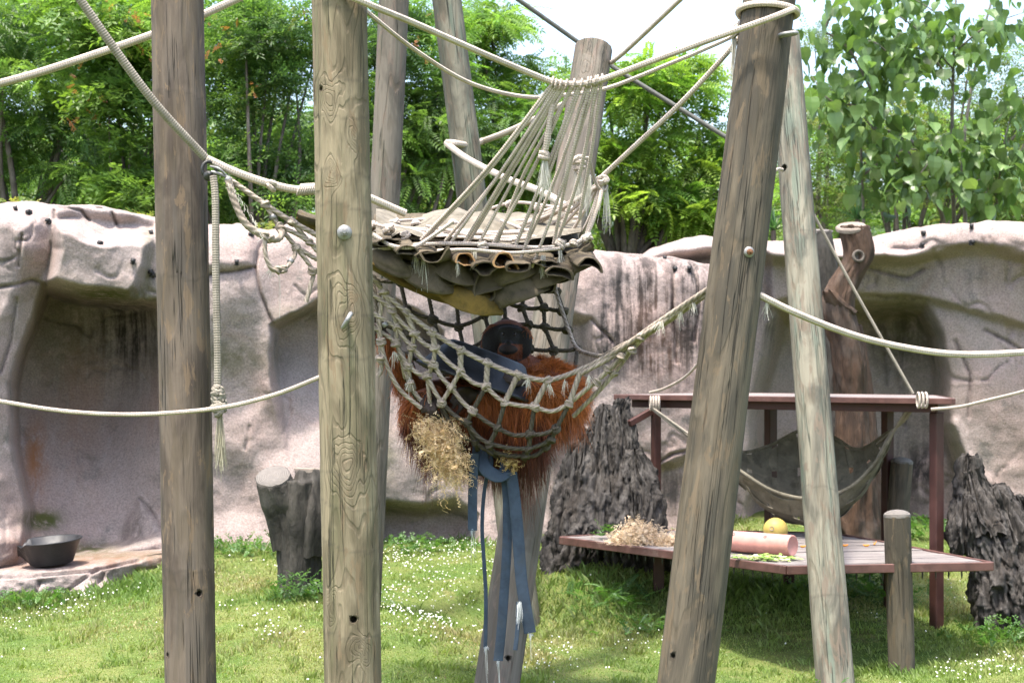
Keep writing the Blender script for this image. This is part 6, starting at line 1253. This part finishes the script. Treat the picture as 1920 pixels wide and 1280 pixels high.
mb = MB(); mb.add(V.reshape(-1, 3), np.arange(len(x) * 4).reshape(-1, 4), None, np.repeat(col, 4, 0))
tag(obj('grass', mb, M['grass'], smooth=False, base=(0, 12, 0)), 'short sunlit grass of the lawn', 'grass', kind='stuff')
# clover heads
px, x, D = visible_ground(34000); q = np.stack([x * .9, D * .9, 0 * x], 1); dn = fbm(q, 3, 141) + .35 * fbm(q * 5, 2, 143)
py = HY + (CZ - gz(x, D)) * F / D
bias = .45 * np.exp(-((px - 800) / 130) ** 2 - ((py - 1090) / 75) ** 2) + .4 * np.exp(-((px - 800) / 160) ** 2 - ((py - 1040) / 22) ** 2) + .45 * np.exp(-((px - 500) / 70) ** 2 - ((py - 1195) / 16) ** 2) + .5 * np.exp(-((px - 110) / 130) ** 2 - ((py - 1150 + (px - 110) * .25) / 18) ** 2) + .4 * np.exp(-((px - 1850) / 110) ** 2 - ((py - 1255) / 25) ** 2) + .25 * np.exp(-((px - 1790) / 60) ** 2 - ((py - 1100) / 40) ** 2) + .25 * np.exp(-((px - 1260) / 90) ** 2 - ((py - 1215) / 30) ** 2)
k = rng.random(len(x)) < np.clip(dn * .25 - .10 + bias, .004, .55); x, D = x[k], D[k]; z = gz(x, D)
_bm = bmesh.new(); bmesh.ops.create_icosphere(_bm, subdivisions=1, radius=1.0); _bm.verts.ensure_lookup_table(); IV = np.array([v.co[:] for v in _bm.verts]) * [1, 1, .8]; IF = np.array([[v.index for v in f.verts] for f in _bm.faces]); _bm.free()
mb = MB(); n = len(x); scatter(mb, IV, IF, np.stack([x, D, z + rng.uniform(.035, .07, n)], 1), rots(n, rng), rng.uniform(.005, .0095, n), np.where(rng.random((n, 1)) < .85, [[.78, .78, .70]], [[.62, .58, .42]]))
tag(obj('clover_flowers', mb, M['petal']), 'white clover flower heads dotted over the lawn', 'clover', kind='stuff')

# ---------------------------------------------------------------- weeds and plants
def leafy(name, label, spots, n, size, h, r, cols, tmpl=None, cat='weed', group=None, D_=None, zz=None):
    mb = MB(); tm = tmpl or T_SPRAY
    px, py, D = spots; c = P(px, py, D); c[2] = gz([c[0]], [c[1]])[0] if zz is None else zz
    pos = rng.normal(size=(n, 3)) * [r * .5, r * .35, 0]; pos[:, 2] = rng.random(n) ** 1.2 * h * np.exp(-(pos[:, 0] / r) ** 2 * .6); az = rng.uniform(0, 6.283, n); pit = rng.uniform(.1, 1.1, n)
    xx = np.stack([np.cos(az) * np.cos(pit), np.sin(az) * np.cos(pit), np.sin(pit)], 1); yy = np.stack([-np.sin(az), np.cos(az), 0 * az], 1); R = np.stack([xx, yy, np.cross(xx, yy)], 2)
    scatter(mb, *tm, pos + c, R, size * rng.uniform(.7, 1.3, n), np.array(cols)[rng.integers(0, len(cols), n)] * rng.uniform(.75, 1.3, (n, 1))); return tag(obj(name, mb, M['leaf'], smooth=False, base=c), label, cat, group, 'stuff' if cat == 'weed' else None)
WD = [(.05, .12, .03), (.07, .155, .035), (.09, .18, .05)]
leafy('leafy_weed', 'leafy weed clump at the foot of the forked stump', (562, 1110, 13.85), 70, .11, .22, .22, WD)
leafy('leafy_weed', 'low weeds along the rock wall right of the brown-grey pole', (450, 1040, 16.2), 110, .10, .12, .45, WD)
leafy('leafy_weed', 'low weeds under the rock undercut right of the thick pole', (785, 1015, 17.0), 130, .10, .14, .55, WD)
leafy('leafy_weed', 'weedy ferns under the left end of the plank platform', (1145, 1125, 14.5), 70, .16, .16, .4, WD, T_PIN)
leafy('leafy_weed', 'pale weeds in the shade of the blackened stump', (1225, 1170, 14.0), 60, .12, .10, .4, WD + [(.11, .19, .10)])
leafy('leafy_weed', 'dense weeds under the plank platform', (1600, 1110, 15.0), 170, .13, .22, .55, WD)
leafy('leafy_weed', 'low weeds behind the right leg of the red table', (1735, 1010, 18.6), 90, .12, .22, .35, WD)
leafy('leafy_weed', 'weeds at the foot of the stump at the right edge', (1890, 1200, 13.5), 90, .11, .16, .4, WD)
leafy('leafy_weed', 'grassy weeds at the foot of the cracked rock slab', (60, 1130, 14.4), 90, .10, .12, .5, WD)
leafy('leafy_weed', 'small weeds in front of the pale leaning pole', (1570, 1290, 11.9), 40, .08, .12, .2, WD)
leafy('leafy_weed', 'sprig of green leaves beside the wood wool heap', (1140, 1008, 14.9), 14, .11, .08, .10, WD, zz=ZP + .002)
YL = [(.26, .27, .06), (.17, .22, .05), (.12, .18, .045)]
for px, py, D, lab in ((20, 384, 16.6, 'yellowish creeper on the rim at the far left corner'), (265, 408, 17.2, 'yellowish creeper on the rim left of the brown-grey pole'), (500, 428, 17.6, 'yellowish creeper on the rim between the left poles')):
    leafy('rim_creeper', lab, (px, py, D), 40, .08, .08, .25, YL, cat='creeper', zz=P(px, py, D)[2] - .05)
def rosette(label, px, py, D, n, L, col, name='spiky_plant'):
    c = P(px, py, D); mb = MB(); t = np.linspace(0, 1, 7)[:, None]
    for k in range(n):
        az = rng.uniform(0, 6.283); el = rng.uniform(.25, 1.4); d = np.array([math.cos(az) * math.cos(el), math.sin(az) * math.cos(el), math.sin(el)]); l = L * rng.uniform(.7, 1.1); p = c + d * t * l - np.array([0, 0, .35 * l]) * t ** 2 * math.cos(el)
        s_ = np.cross(d, [0, 0, 1]); s_ /= np.linalg.norm(s_); W = s_ * .018 * (1 - t ** 2 * .97); V = np.concatenate([p - W, p - [0, 0, .006], p + W]); i = np.arange(6); mb.add(V, np.concatenate([np.stack([i, i + 1, i + 8, i + 7], 1), np.stack([i + 7, i + 8, i + 15, i + 14], 1)]), None, np.array(col) * rng.uniform(.7, 1.3))
    st_ = MB(); sweep(st_, np.array([c - [0, 0, 2.2], c - [0, 0, 1.0], c]), .035, 8); o = obj(name, mb, M['leaf_big'], smooth=False, base=c - [0, 0, 2.2]); obj('stem', st_, M['bark'], o); return tag(o, label, 'plant')
rosette('spiky green rosette plant behind the hollow-topped dead trunk', 1608, 412, 21.5, 46, .34, (.06, .15, .06))
rosette('spiky plant behind the pale leaning pole, above the rim', 1450, 432, 21.8, 40, .36, (.05, .12, .05))
